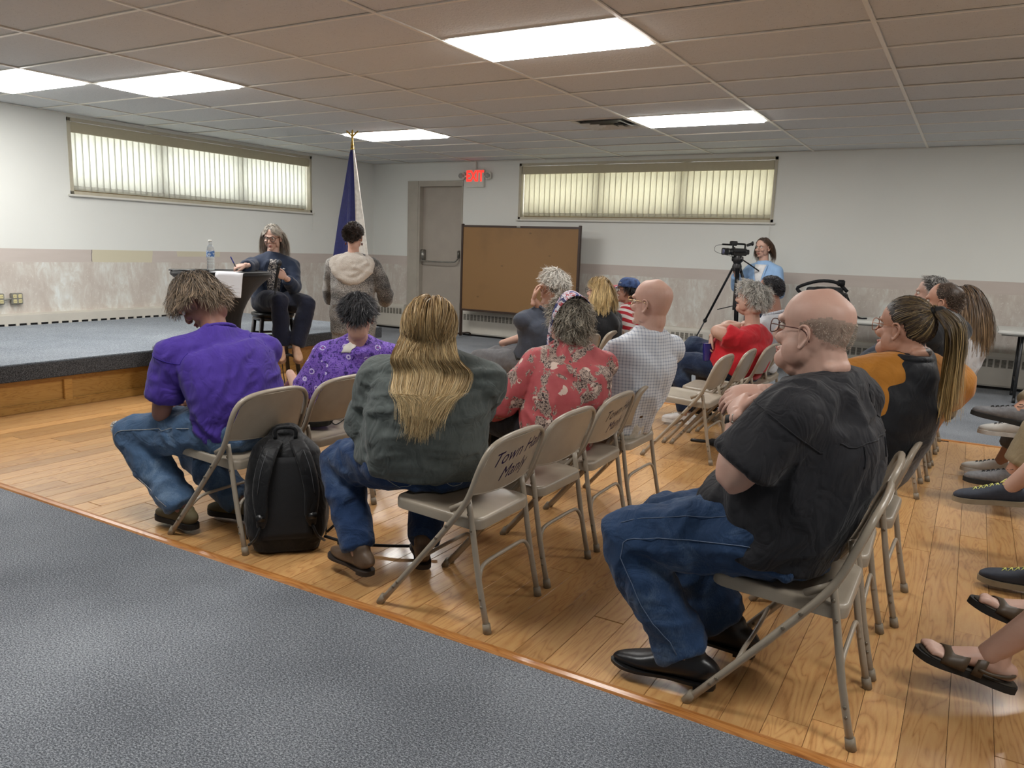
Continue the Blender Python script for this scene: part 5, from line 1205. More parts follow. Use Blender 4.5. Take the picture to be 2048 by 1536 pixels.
strands('hair', bd.root, bd.HM, hm, bd.hairreg, lambda d: unit(P(-.3, d[1]*1.1+.3*np.sign(d[1]), -.5)), const(.19), n=2600, pull=facep, seg=9, width=.0042, grav=.3, curl=.12, lift=.010, lay=.018, seed=44)

# 10 --- person in the blue cap ---------------------------------------------------
hm = hairmat('black hair', '141214', '2a2628')
ht = Person('person in a blue cap with patterned peak and red-and-white striped shirt', (4.08, 2.38, .5), (4.099, 2.380, 0.809), (4.056, 2.380, 1.021), pf=178, sf=172, look=176, lp=4, sex='f', sk=sk_dark, near=False, sh=.165,
   wr=[(3.75, 2.28, .62), (3.75, 2.5, .62)], elp=[(.35, -.35, -1), (.35, .35, -1)], ank=[(3.65, 2.28, .1), (3.65, 2.48, .1)], hairreg=hairline(38, 22, -48), hairm=hm, hands=[{}, {}])
k = NT('red white stripes'); sp = k.sep(k.co('Object', rot=(.35, 0, 0))); c = k.mix(k.math('LESS_THAN', k.math('FRACT', k.math('MULTIPLY', sp[2], 17)), .5), 'cfcac8', 'a8202e'); k.l(c, k.b.inputs['Base Color']); k.set(Roughness=.8); m_str = k.m
ht.shirt(m_str, sleeve=.9, o=.018, amp=.006, seed=46); ht.trousers(je_dark); ht.shoes(simple('dark trainer', '26282c', .7), m_sole, 'sneaker', L=.25); ht.glasses(m_specb)
strands('hair', ht.root, ht.HM, hm, lambda d: ht.hairreg(d) and d[2] < .35, crown((-.2, 0, 1), 1.0), const(.06), n=1200, seg=4, width=.004, grav=.2, curl=.2, lift=.002, lay=.012, seed=46)
q = G(); q.grid(lambda u, v: P(-.008, 0, .042)+P(.112*math.cos(u*2*PI), .093*math.sin(u*2*PI), 0)*math.cos(v*PI/2*.98)**.7+P(0, 0, .088*math.sin(v*PI/2)), 24, 8, .004)
k = NT('washed navy cap'); v = k.co('Object'); k.col(k.ramp(k.noise(v, 30, 3), [(.4, '24365c'), (.6, '3c5484')])); k.set(Roughness=.85); m_cap2 = k.m
cp = ht.add('cap', q, m_cap2, head=True)
k = NT('patterned peak'); v = k.co('Object'); k.col(k.ramp(k.noise(v, 40, 2, .6, 1), [(.42, '9a2436'), (.48, 'd8d0d0'), (.55, '2c3a68')], 'CONSTANT')); m_peak = k.m
q = G(); q.grid(lambda u, v: P(.085+.085*v*math.cos((u-.5)*1.3), (u-.5)*.15*(1-.15*v), .052-.018*v-.03*(2*u-1)**2), 12, 5, .005); ht.add('cap_peak', q, m_peak, head=True, parent=cp)
me = text_mesh('MP', .042, .002, bold=.002)
for vtx in me.vertices:
    a = .95+vtx.co.x/.1; zz = .085+vtx.co.y; r_ = math.cos(min(1.4, (zz-.042)/.088*1.25))**.7
    l = ap1(ht.HM, -.008+.118*math.cos(a)*r_, .099*math.sin(a)*r_+.0, zz) if True else None; vtx.co = Vector(l-ht.off)
me.materials.append(simple('white thread', 'cfd2d6', .8)); o = bpy.data.objects.new('cap_lettering', me); COL.objects.link(o); o.parent = cp

# 11 --- woman in the red t-shirt ---------------------------------------------------
hm = hairmat('silver curly hair', '8e8b84', 'd0cdc6')
rd = Person('woman with curly silver hair in a red t-shirt with folded arms', (5.20, 1.87, .5), (5.295, 1.870, 0.730), (5.261, 1.870, 1.046), pf=172, sf=168, look=170, lp=6, sex='f', sk=sk_old, near=True, sh=.18, chestw=.19, waistw=.21, hipw=.21, chestd=.16, waistd=.19, hipd=.16, belly=.04, armr=1.25, back=.0, fat=.6, hscale=.97,
   wr=[(5.203, 1.900, 0.829), (5.034, 1.720, 0.750)], elx=[(5.076, 1.640, 0.798), (5.083, 2.000, 0.821)], elp=[(-.2, -.8, -.7), (-.6, .6, -.5)], arms=(.25, .24), ank=[(4.86, 1.78, .1), (4.613, 2.000, 0.259)], legs=(.42, .43), knp=[(-1, 0, .8), (-1, 0, .9)], hairreg=hairline(50, 26, -46), hairm=hm, toes=[182, 185], hands=[dict(curl=(.7, .7, .7, .7), dir=(-.2, .9, .2), dorsal=(-.7, 0, .7)), dict(dir=(-.2, -.1, -1), dorsal=(-1, -.3, .1), curl=(.5, .6, .6, .7))])
m_rd = fabric('red jersey', 'b01c26', wrinkle=.4, var=.05)
rd.shirt(m_rd, sleeve=.30, o=.02, amp=.008, seed=50, hem=-.12, flare=.018); rd.trousers(je_dark, o=.016, cuff=.015, seed=51)
rd.shoes(simple('white trainer', 'd6d4d2', .55), m_solew, 'sneaker', simple('white lace', 'dcdad6', .7), L=.27, which=(0,)); rd.shoes(simple('black trainer', '1c1c1e', .6), m_sole, 'sneaker', m_black, L=.27, which=(1,), pitch=(0, 20)); rd.glasses(m_specs, hgt=.02)
strands('hair', rd.root, rd.HM, hm, rd.hairreg, crown((-.2, 0, 1), 1.0), const(.085), n=3000, seg=7, width=.004, grav=.08, curl=.3, wig=.5, lift=.012, lay=.02, seed=50)

# 12 --- man in the white jacket ---------------------------------------------------
hm = hairmat('dark cropped hair', '26262a', '55555a')
wj = Person('man with short dark hair in a white jacket behind the woman in red', (5.26, 2.36, .5), (5.359, 2.360, 0.810), (5.298, 2.360, 1.100), pf=176, sf=165, look=172, sex='m', sk=sk_dark, near=False, sh=.19, waistw=.17,
   wr=[(4.9, 2.2, .62), (4.9, 2.5, .62)], elp=[(.35, -.35, -1), (.35, .35, -1)], ank=[(4.85, 2.25, .1), (4.85, 2.45, .1)], hairreg=hairline(50, 22, -44), hairm=hm, hands=[{}, {}])
m_wj = fabric('white poplin', 'c2c6cc', wrinkle=.5, var=.03)
wj.shirt(m_wj, sleeve=.95, o=.022, amp=.009, seed=52, hem=-.1); wj.collar(m_pd, .012, .068, 'checked_collar'); wj.trousers(fabric('grey trousers', '5b5a5c', wrinkle=.4)); wj.shoes(simple('brown shoe', '4a3628', .5), m_sole, 'sneaker')
strands('hair', wj.root, wj.HM, hm, wj.hairreg, crown((-.2, 0, 1), 1.1), const(.022), n=2200, seg=3, width=.004, grav=.1, curl=.2, lift=.001, lay=.006, seed=52)

# 13-16 --- people behind the ponytail ----------------------------------------------
hm = hairmat('brown buzz cut', '4c3c30', '7c6a5a')
hb = lambda d: hairline(89, 45, -44)(d) or (hairline(60, 25, -44)(d) and d[0] < .35 and d[2] < .93)
bz = Person('balding man with cropped brown hair in a black jacket beyond the ponytail', (6.42, .96, .51), (6.604, 0.960, 0.955), (6.588, 0.960, 1.138), pf=176, sf=160, look=165, sex='m', sk=sk_tan, near=False, sh=.19, waistw=.17,
   wr=[(6.02, .8, .62), (6.02, 1.1, .62)], elp=[(.35, -.35, -1), (.35, .35, -1)], ank=[(5.95, .85, .1), (5.95, 1.05, .1)], hairreg=hb, hairm=hm, hands=[{}, {}])
bz.shirt(m_hood, sleeve=.95, o=.03, amp=.008, seed=56, hem=-.1); bz.trousers(je_dark); bz.shoes(simple('dark trainer', '26282c', .7), m_sole, 'sneaker')
strands('hair', bz.root, bz.HM, hm, hb, crown(), const(.014), n=2400, seg=2, width=.003, grav=.1, curl=.2, lift=-.003, lay=.004, seed=56)
hm = hairmat('long brown hair', '3c2c20', '8a6e4e')
bw = Person('woman with long brown hair in a white top at the end of the right row', (6.60, 1.42, .5), (6.712, 1.420, 0.939), (6.679, 1.420, 1.103), pf=176, sf=165, look=168, sex='f', sk=sk_fair, near=False, sh=.165,
   wr=[(6.2, 1.3, .62), (6.2, 1.55, .62)], elp=[(.35, -.35, -1), (.35, .35, -1)], ank=[(6.1, 1.32, .1), (6.1, 1.52, .1)], hairreg=hairline(42, 25, -50), hairm=hm, hands=[{}, {}])
bw.shirt(fabric('white jersey', 'd2d2d4', wrinkle=.4, var=.03), sleeve=.45, o=.02, amp=.006, seed=58); bw.trousers(je_dark); bw.shoes(simple('dark trainer', '26282c', .7), m_sole, 'sneaker', L=.25)
strands('hair', bw.root, bw.HM, hm, bw.hairreg, lambda d: unit(P(-.5, d[1]*.7, -.6)), const(.30), n=2600, seg=10, width=.0045, grav=.3, curl=.06, lift=.008, lay=.016, seed=58, bvh=BVHTree.FromPolygons(bw.last[0].tolist(), bw.last[1]))
hm = hairmat('grey swept hair', '6c6a68', 'c0bcb6')
gm = Person('grey-haired man mostly hidden behind the balding man', (6.46, 1.90, .51), (6.504, 1.900, 0.973), (6.481, 1.900, 1.151), pf=176, sf=165, look=170, sex='m', sk=sk_pink, near=False, sh=.185,
   wr=[(6.05, 1.75, .62), (6.05, 2.0, .62)], elp=[(.35, -.35, -1), (.35, .35, -1)], ank=[(5.95, 1.8, .1), (5.95, 2.0, .1)], hairreg=hairline(58, 24, -44), hairm=hm, hands=[{}, {}])
gm.shirt(m_dgr, sleeve=.9, o=.02, amp=.007, seed=60); gm.trousers(je_navy); gm.shoes(simple('brown shoe', '4a3628', .5), m_sole, 'sneaker')
strands('hair', gm.root, gm.HM, hm, gm.hairreg, crown(), const(.045), n=2200, seg=4, width=.004, grav=.08, curl=.25, lift=.004, lay=.012, seed=60)

# 17 --- standing woman with the fleece hood ----------------------------------------
hm = hairmat('dark pinned hair', '1e1814', '4a3a30')
st = Person('standing woman in a grey marled cardigan with a cream fleece hood', (1.510, 1.600, 0.577), (1.516, 1.600, 1.137), (1.523, 1.600, 1.418), pf=124, sf=124, look=118, lp=-2, sex='f', sk=sk_fair, near=True, sh=.185, chestw=.175, waistw=.18, hipw=.19, chestd=.13, waistd=.13, hipd=.14, armr=1.15,
   wr=[(1.066, 1.750, 0.718), (1.622, 1.950, 0.781)], elp=[(-.35, -.4, -1), (.4, .3, -1)], arms=(.28, .24), ank=[(1.42, 1.53, .1), (1.62, 1.67, .1)], legs=(.38, .38), knp=[(-.5, .8, 0)]*2, hairreg=hairline(35, 15, -50), hairm=hm, toes=[124, 120], hands=[{}, {}])
k = NT('marled grey knit'); v = k.co('Object'); sp = k.sep(v); zb = k.noise(k.co('Object', scale=(.3, .3, 1)), 5, 2); f = k.noise(v, 130, 3, .8)
s_ = k.math('ADD', k.math('MULTIPLY', zb, .5), k.math('MULTIPLY', f, .6)); k.col(k.ramp(s_, [(.44, '1c1b1c'), (.53, '5a5856'), (.64, 'b4b0aa')])); k.set(Roughness=.95, Sheen_Weight=.2); k.bump(f, .8, .004); m_knit = k.m
def coat(g): g.loft([st.hip+P(0, 0, .05), st.hip-P(0, 0, .25), st.hip-P(0, 0, .40)], [.205, .21, .225], [.15, .15, .16], side=st.pL, n=20, sub=2)
st.shirt(m_knit, sleeve=.92, o=.028, amp=.008, seed=62, hem=-.15, extra=coat, name='cardigan'); st.trousers(fabric('black trousers', '1d1c20', wrinkle=.3), e1=.96, cuff=.02); st.shoes(simple('black shoe', '1a1a1c', .5), m_sole, 'sneaker', L=.25)
k = NT('cream fleece'); v = k.co('Object'); k.col(k.mix(k.noise(v, 90, 3), 'a89f94', 'd0c8be')); k.set(Roughness=.95, Sheen_Weight=.3); k.bump(k.noise(v, 170, 2), 1., .006); m_fle = k.m
g = G(); c_ = st.chest+P(0, 0, .075); B_ = -st.sF; L_ = st.sL; Z_ = P(0, 0, 1)
# rolled rim: from both collarbones over the shoulders to a point low on the back
g.loft([c_+L_*.09-B_*.04+Z_*.02, c_+L_*.15+B_*.05+Z_*.005, c_+L_*.185+B_*.10-Z_*.05, c_+L_*.15+B_*.15-Z_*.13, c_+L_*.06+B_*.17-Z_*.20, c_-L_*.02+B_*.17-Z_*.215, c_-L_*.12+B_*.155-Z_*.16, c_-L_*.185+B_*.11-Z_*.07, c_-L_*.16+B_*.05+Z_*.0, c_-L_*.09-B_*.04+Z_*.02], [.03, .036, .034, .032, .034, .034, .032, .034, .036, .03], [.022, .026, .026, .026, .026, .026, .026, .026, .026, .022], n=12, sub=4)
g.loft([c_+B_*.03+Z_*.02, c_+B_*.09-Z_*.03, c_+B_*.115-Z_*.10, c_+B_*.12-Z_*.17], [.11, .165, .15, .07], [.05, .055, .05, .035], side=L_, n=20, sub=3)
g.loft([c_+L_*.10+B_*.12-Z_*.12, c_+B_*.165-Z_*.155, c_-L_*.13+B_*.13-Z_*.09], .026, n=10, sub=3); g.loft([c_+L_*.02+B_*.13-Z_*.05, c_-L_*.05+B_*.155-Z_*.09, c_-L_*.14+B_*.13-Z_*.04], .022, n=10, sub=3)
st.cloth('hood', g, m_fle, .007, 10, None, 63)
strands('hair', st.root, st.HM, hm, st.hairreg, lambda d: unit(P(-.8, d[1]*-.2, .5*(.2-d[2]))), const(.07), n=3800, seg=5, width=.004, grav=.05, curl=.2, lift=.012, lay=.022, cen=(-.016, 0, .02), rad=(.104, .084, .106), seed=62)
q = G(); q.bbox((-.014, -.004, -.02), (.014, .004, .02), .003); q.tube([(-.01, .005, 0), (.0, .014, .004), (.01, .005, .01)], .003, 5); q.xf(st.HM @ np.array(Matrix.Translation((-.132, -.018, -.0)) @ Matrix.Rotation(PI/2, 4, 'Z'))); st.add('hair_clip', q, simple('silver clip', 'bdb8ae', .3, metal=.6))
for e in (-1, 1): q = G(); q.ell((-.005, e*.085, -.07), (.004, .009, .016)); st.add('earring', q, simple('amber earring', '5a2a22', .3), head=True)

# 18 --- the speaker on the bar stool ----------------------------------------------
hm = hairmat('silver blond hair', '9a948a', 'ccc4b8')
SX, SY = 1.08, 1.0
sp_ = Person('woman with long silver hair and glasses in a navy suit speaking into a microphone', (1.049, 1.000, 0.792), (1.058, 1.000, 1.133), (1.064, 1.000, 1.390), pf=-28, sf=-38, look=-62, lp=-14, sex='f', sk=sk_pink, near=True, sh=.175, hipw=.17, waistw=.145, chestw=.16, armr=1.0, legr=.95, brow=m_brow,
   wr=[(1.399, 0.840, 1.031), (1.349, 0.420, 1.140)], elp=[(.1, .35, -1), (-.3, .1, -1)], arms=(.27, .25), ank=[(1.491, 0.860, 0.423), (1.392, 0.780, 0.421)], legs=(.40, .41), knp=[(1, .2, .9), (.8, -.3, .9)], hairreg=hairline(42, 24, -50), hairm=hm, toes=[-35, -45],
   hands=[dict(dir=(-.35, -.5, .35), dorsal=(.8, -.6, .0), curl=(1.1, 1.15, 1.2, 1.2), tcurl=.5), dict(dir=(-.5, -.8, -.1), dorsal=(.3, -.2, .9), curl=(.8, .9, 1., 1.1), tcurl=.5)])
m_nv = fabric('navy suiting', '1e2a40', wrinkle=.3, var=.05, rough=.7); m_nv2 = fabric('dark navy trousers', '12172a', wrinkle=.35)
sp_.shirt(m_nv, sleeve=.93, o=.020, amp=.005, seed=70, hem=-.16, name='blazer', flare=.006)
jl = sp_.jl = sp_.last
sp_.trousers(m_nv2, o=.016, e1=1.0, cuff=.022, seed=71)
k = NT('patterned blouse'); v = k.co('Object'); k.col(k.ramp(k.noise(v, 95, 2, .6, 1), [(.42, '20242c'), (.5, '8a8684'), (.58, 'c6c0b6')], 'CONSTANT')); k.set(Roughness=.6); m_bl = k.m
bvj = BVHTree.FromPolygons(jl[0].tolist(), jl[1])
def vpan(u, v, lift=.004):
    t = 1.03-1.0*v; hw = (.032+.024*math.sin(min(1, v*1.1)*PI*.8)+.012*v); t = 1.16-.9*v; p = sp_.lerp(t)+sp_.sF*.20+sp_.sL*((u-.5)*2*hw); l, n_, i_, d_ = bvj.ray_cast(Vector(p), Vector(-sp_.sF), .2)
    if l is None: l, n_, i_, d_ = bvj.find_nearest(Vector(p))
    return np.array(l)+sp_.sF*lift
q = G(); q.grid(vpan, 8, 14, .002); sp_.add('blouse', q, m_bl)
for sg in (-1, 1):
    q = G(); q.grid(lambda u, v: vpan(.5+sg*(.5+.0*u), v, .006)+sp_.sL*sg*(u*(.05 if v < .55 else .05*(1-v)/.45)*(.5+v*.9))*1.0+sp_.sF*.004, 4, 10, .004); sp_.add('lapel', q, m_nv)
sp_.shoes(simple('nude leather', 'c19a80', .35), simple('nude sole', '8a6a56', .5), 'pump', L=.24, pitch=(-22, -22), z=None)
strands('hair', sp_.root, sp_.HM, hm, sp_.hairreg, lambda d: unit(P(-.4, d[1]*.9+.25*np.sign(d[1]), -.7)), const(.24), n=3000, pull=facep, seg=10, width=.0042, grav=.42, curl=.05, lift=.004, lay=.010, seed=70, bvh=BVHTree.FromPolygons(sp_.jl[0].tolist(), sp_.jl[1]))
sp_.glasses(m_specb, hgt=.021, rim=.0022)
q = G(); q.ell(sp_.chest-sp_.up*.03+sp_.sF*.125+sp_.sL*.09, (.012, .012, .009)); sp_.add('lapel_pin', q, simple('silver pin', 'c9c9c9', .3, metal=.7))

# 19 --- young woman behind the camera ------------------------------------------------
hm = hairmat('chestnut bob', '3a281c', '6e503a')
cw = Person('young woman with a chestnut bob in a light blue blazer behind the video camera', (4.603, 5.200, 0.831), (4.587, 5.200, 1.209), (4.559, 5.200, 1.472), pf=-110, sf=-105, look=-112, lp=-4, sex='f', sk=sk_fair, near=True, sh=.165, hipw=.16, waistw=.135, chestw=.15, armr=.95,
   wr=[(4.75, 4.9, 1.0), (4.329, 4.980, 1.159)], elp=[(.3, .3, -1), (-.35, .4, -1)], arms=(.27, .25), ank=[(4.72, 5.2, .09), (4.52, 5.2, .09)], legs=(.40, .40), knp=[(0, -1, 0)]*2, hairreg=hairline(45, 26, -50), hairm=hm, toes=[-95, -105], hands=[{}, dict(curl=(1.1, 1.2, 1.2, 1.2))])
m_bb = fabric('light blue suiting', '8fb0d6', wrinkle=.25, var=.03)
cw.shirt(m_bb, sleeve=.94, o=.02, amp=.004, seed=75, hem=-.25, name='blazer'); jl = cw.last; bvj = BVHTree.FromPolygons(jl[0].tolist(), jl[1])
def vpan2(u, v, lift=.004):
    t = 1.18-.8*v; hw = .068*(1-v)+.008; p = cw.lerp(t)+cw.sF*.25+cw.sL*((u-.5)*2*hw); l, n_, i_, d_ = bvj.ray_cast(Vector(p-cw.sF*.05), Vector(-cw.sF), .2)
    if l is None: l, n_, i_, d_ = bvj.find_nearest(Vector(p))
    return np.array(l)+cw.sF*lift
q = G(); q.grid(vpan2, 6, 10, .002); cw.add('blouse', q, simple('white blouse', 'dcdcdc', .7))
for sg in (-1, 1):
    q = G(); q.grid(lambda u, v: vpan2(.5+sg*.5, v, .006)+cw.sL*sg*u*.04*(.4+v)*(1-.6*v), 3, 8, .004); cw.add('lapel', q, m_bb)
cw.trousers(je_navy, cuff=.01); cw.shoes(simple('black shoe', '1a1a1c', .5), m_sole, 'sneaker', L=.24)
strands('hair', cw.root, cw.HM, hm, cw.hairreg, lambda d: unit(P(-.4, d[1]*1.0+.5*np.sign(d[1]), -.4)), const(.185), n=2600, pull=facep, seg=8, width=.004, grav=.45, curl=.02, lift=.003, lay=.008, seed=75)

# 20-23 --- row beyond the right edge: mostly legs in view ----------------------------------
def outer(label, y, ank, toes, trmat, tre, sk, shirt, seed, knp=None, x=7.62, legs=(.44, .43), **kw):
    p = Person(label, (x, y, .51), (x+.05, y, 1.0), (x-.0, y, 1.22), pf=178, sf=170, look=168, sex='m', sk=sk, near=False, ank=ank, legs=legs, knp=knp, toes=toes,
        wr=[(x-.35, y-.15, .64), (x-.35, y+.15, .64)], elp=[(.35, -.35, -1), (.35, .35, -1)], hairreg=hairline(50, 22, -44), hairm=hairmat('dark cropped hair', '', ''), hands=[{}, {}], **kw)
    p.shirt(shirt, sleeve=.42, o=.02, amp=.007, seed=seed); p.trousers(trmat, o=.018, e1=tre, cuff=.02, seed=seed+1)
    strands('hair', p.root, p.HM, hairmat('dark cropped hair', '', ''), p.hairreg, crown(), const(.03), n=900, seg=3, width=.006, grav=.08, curl=.2, lift=.002, lay=.008, seed=seed); return p
m_kh = fabric('khaki twill', '8d8168', wrinkle=.5, var=.05); m_gsh = simple('grey mesh trainer', '6a6a6c', .75, var=.2, scale=60); m_nsh = simple('navy mesh trainer', '2a303c', .7, var=.15, scale=50)
kh = outer('person in khaki trousers with crossed legs and grey trainers at the right edge', .86, [(7.020, 0.720, 0.241), (7.012, 0.800, 0.578)], [178, 180], m_kh, .93, sk_tan, m_dgr, 80, knp=[(-1, -.1, .7), (-1, .1, .75)], legs=(.47, .46))
kh.shoes(m_gsh, m_sole, 'sneaker', m_black, L=.3, pitch=(0, 8))
ws = outer('person in white trainers and dark socks behind the khaki trousers', 1.42, [(7.063, 1.300, 0.417), (7.0, 1.6, .1)], [182, 180], fabric('grey trousers', '5b5a5c', wrinkle=.4), .86, sk_tan, m_hood, 84, legs=(.47, .46))
ws.shoes(simple('white knit trainer', 'cfccc6', .7), m_solew, 'sneaker', m_blackm, L=.29)
nv = outer('person in navy trainers with yellow laces and bare ankles at the right edge', -.1, [(6.976, 0.020, 0.325), (7.108, -0.450, 0.097)], [186, 178], m_kh, .5, sk_pink, m_wj, 88, legs=(.45, .45))
nv.shoes(m_nsh, simple('tan sole', '8a7f6a', .7), 'sneaker', simple('yellow lace', 'cfcf74', .7), L=.3, pitch=(-4, 0))
sd_ = outer('person in brown leather sandals with bare feet at the right edge', -1.5, [(6.898, -1.520, 0.163), (7.026, -1.250, 0.249)], [190, 194], m_kh, .45, sk_pink, m_pu if False else m_dgr, 92, legs=(.45, .45))
m_sand = simple('brown oiled leather', '4a3d2e', .5, var=.15, scale=12); m_foot = simple('sandal footbed', '3a342c', .7)
for i, pt in ((0, 14), (1, 20)):
    a = sd_.ank[i]; X = dirv(sd_.toes[i]); pt_ = math.radians(pt); Y = np.cross((0, 0, 1), X); Xp = X*math.cos(pt_)+P(0, 0, 1)*math.sin(pt_); Zp = np.cross(Xp, Y); M = np.eye(4); M[:3, 0], M[:3, 1], M[:3, 2], M[:3, 3] = Xp, Y, Zp, P(a[0], a[1], a[2]-.085); sg = 1 if i == 1 else -1
    g = G(); g.loft([(-.05, 0, .055), (-.02, 0, .058), (.03, 0, .065), (.08, 0, .052), (.125, 0, .038), (.15, 0, .034)], [.026, .032, .032, .038, .044, .040], [.03, .036, .036, .024, .014, .011], side=(0, 1, 0), n=14, sub=2)
    g.loft([(-.015, 0, .06), (-.0, 0, .13)], [.034, .036], n=12, sub=2)
    for j, (ty, tl, tr_) in enumerate(((.029, .05, .0125), (.010, .045, .0095), (-.006, .04, .009), (-.021, .033, .0085), (-.034, .025, .0085))): g.loft([(.135, -ty*sg*-1, .034), (.15+tl*.4, -ty*sg*-1, .038), (.15+tl*.75, -ty*sg*-1, .033)], [tr_, tr_*1.05, tr_*.9], n=8, sub=2)
    v_, f_, n_ = remesh(g, .005, 2); q = G(); q.add(ap(M, v_)-sd_.off, f_); ob('foot', q, sk_pink, sd_.root)
    q = G(); o_ = cat([(x, w_) for x, w_ in zip([-.085, -.05, 0, .05, .1, .14, .18, .21], [.02, .036, .037, .037, .045, .051, .045, .014])]+[(x, -w_) for x, w_ in zip([-.085, -.05, 0, .05, .1, .14, .18, .21][::-1], [.02, .036, .037, .037, .045, .051, .045, .014][::-1])], 2, True)
    q.prism(o_, .0, .022); q.xf(M); q.v = [x-sd_.off for x in q.v]; so = ob('sandal', q, m_sole, sd_.root, autosm=40)
    q = G(); q.prism([P(*p)*.94 for p in o_], .022, .027); q.xf(M); q.v = [x-sd_.off for x in q.v]; ob('footbed', q, m_foot, so)
    for (x0, x1, hh, wv) in ((.075, .145, .040, .05), (.025, .055, .078, .045), (-.03, .0, .05, .0)):
        if wv == 0: continue
        q = G(); q.grid(lambda u, v: P(x0+(x1-x0)*v-.01*math.sin(u*PI), math.cos(u*PI)*(wv), .02+math.sin(u*PI)**.6*(np.interp(x0+(x1-x0)*v, [.02, .06, .09, .12, .15], [.088, .072, .062, .048, .042]))*.78), 14, 3, .004); q.xf(M); q.v = [x-sd_.off for x in q.v]; ob('strap', q, m_sand, so)
    q = G(); q.tube([(.04, .045, .045), (.0, .046, .045), (-.05, .034, .055), (-.066, 0, .06), (-.05, -.034, .055), (0, -.046, .045), (.04, -.045, .045)], .006, 6, 3); q.xf(M); q.v = [x-sd_.off for x in q.v]; ob('heel_strap', q, m_sand, so)

# ------------------------------------------------------------------ objects around the people
m_spx = fabric('black stretch cover', '0f0f11', wrinkle=.15, rough=.6); m_paper = simple('white paper', 'd9dade', .7, var=.02); m_bk2 = simple('black lacquer wood', '1b1412', .35)
TXx, TYy, TZ = 1.17, .33, 1.085
t = thing('cocktail_table', 'round cocktail table in a black stretch cover, in front of the stage', 'table', (TXx, TYy, 0))
q = G(); q.loft([(0, 0, z) for z in (.0, .03, .12, .3, .5, .62, .75, .9, 1.0, 1.05, 1.07, 1.083)], [.33, .325, .27, .19, .15, .145, .17, .25, .345, .405, .408, .40], n=40, sub=2, caps='flat')
vv = q.v[-1] if len(q.v) == 1 else np.concatenate(q.v); r_ = np.hypot(vv[:, 0], vv[:, 1]); a = np.arctan2(vv[:, 1], vv[:, 0]); f_ = 1+.10*np.cos(4*a+.6)*np.clip((.5-vv[:, 2])/.5, 0, 1); vv[:, 0] *= f_; vv[:, 1] *= f_; q.v = [vv]
ob('stretch_cover', q, m_spx, t, autosm=60)
q = G(); q.tube([(.397*math.cos(a), .397*math.sin(a), 1.083) for a in np.linspace(0, 2*PI, 41)[:-1]], .006, 6, 1, closed=True); ob('cover_rim', q, m_spx, t)
q = G(); q.bbox((-.16, -.11, 0), (.16, .11, .008), .004); o = ob('tablet', q, m_blackm, None); o.location = (TXx-.16, TYy-.2, TZ+.001); o.rotation_euler = (0, 0, .9); tag(o, 'thin black tablet lying at the left edge of the cocktail table', 'tablet')
# papers: one flat sheet, one hanging over the edge
def papers(name, label, c, U, V, w_, h_, drop, dz):
    q = G()
    def f(u, v):
        d = v*h_; p = P(*c)+U*(u-.5)*w_
        if d < .06: return p+V*d+P(0, 0, .003+dz)
        s_ = d-.06; return p+V*(.06+s_*.42)+P(0, 0, .003+dz-s_*.88+.006*math.sin(u*5))
    if not drop: f = lambda u, v: P(*c)+U*(u-.5)*w_+V*v*h_+P(0, 0, .002+dz)
    q.grid(f, 8, 12, .0012); return tag(ob(name, q, m_paper, None), label, 'paper')
Vd = unit(P(.60, -.80, 0)); Ud = P(-Vd[1], Vd[0], 0)
papers('paper_sheet', 'white sheet of paper hanging over the front edge of the cocktail table', (TXx+.10+.24, TYy-.33+.14, TZ), Ud, Vd, .215, .27, True, .001)
papers('paper_sheet', 'white sheet of paper lying flat on the cocktail table under the writing hand', (TXx+.10, TYy+.0, TZ), Ud, Vd, .2, .22, False, .0)
# water bottle
k = NT('clear plastic'); k.col('e8eef2'); k.set(Roughness=.08, Transmission_Weight=.85, IOR=1.3, Alpha=.75); m_pet = k.m
k = NT('bottle label'); v = k.co('Object'); sp = k.sep(v); k.col(k.mix(k.math('GREATER_THAN', k.noise(v, 60, 2), .52), '4c78b8', 'c8d4e4')); m_lab = k.m
BX, BY = (0.939, 0.405)
t = thing('water_bottle', 'clear plastic water bottle with a blue and white label on the cocktail table', 'bottle', (BX, BY, TZ+.002))
zz = [0, .008, .03, .05, .055, .075, .08, .1, .105, .16, .19, .21, .225, .235, .245]; rr_ = [.028, .032, .033, .031, .033, .031, .033, .031, .033, .033, .029, .02, .013, .0125, .0125]
q = G(); q.loft([(0, 0, z) for z in zz], rr_, n=20, sub=2, caps='flat'); ob('bottle_body', q, m_pet, t, autosm=50)
q = G(); q.loft([(0, 0, .112), (0, 0, .165)], [.0338, .0338], n=20, sub=1, caps='none'); ob('bottle_label', q, m_lab, t)
q = G(); q.loft([(0, 0, .24), (0, 0, .258)], [.0145, .014], n=16, sub=1, caps='flat'); ob('bottle_cap', q, m_white, t)
# microphone in the left hand, pen in the right hand
mh = sp_.wr[0]+unit(P(-.35, -.5, .35))*.085; md = unit(P(.12, .12, 1))
t = thing('microphone', 'black handheld microphone held by the speaker', 'microphone', tuple(mh))
q = G(); q.loft([-md*.13, -md*.1, md*.02, md*.06], [.010, .0125, .0145, .018], n=14, sub=2); ob('mic_handle', q, m_blackm, t)
q = G(); q.ell(md*.09, (.026, .026, .03), n=16, m=10); ob('mic_grille', q, simple('mic mesh', '3a3c40', .5, metal=.6, bump=.6, bscale=400, bdist=.001), t)
q = G(); q.tube([-md*.13, -md*.13+P(.02, -.02, -.08), P(.03, -.03, -.45), P(.06, -.02, -.8), P(.12, .0, -1.12), P(.2, .1, -mh[2]+.012), P(.0, .45, -mh[2]+.012)], .0042, 6, 6); ob('mic_cable', q, m_black, t)
ph = sp_.wr[1]+unit(P(-.5, -.8, -.1))*.085
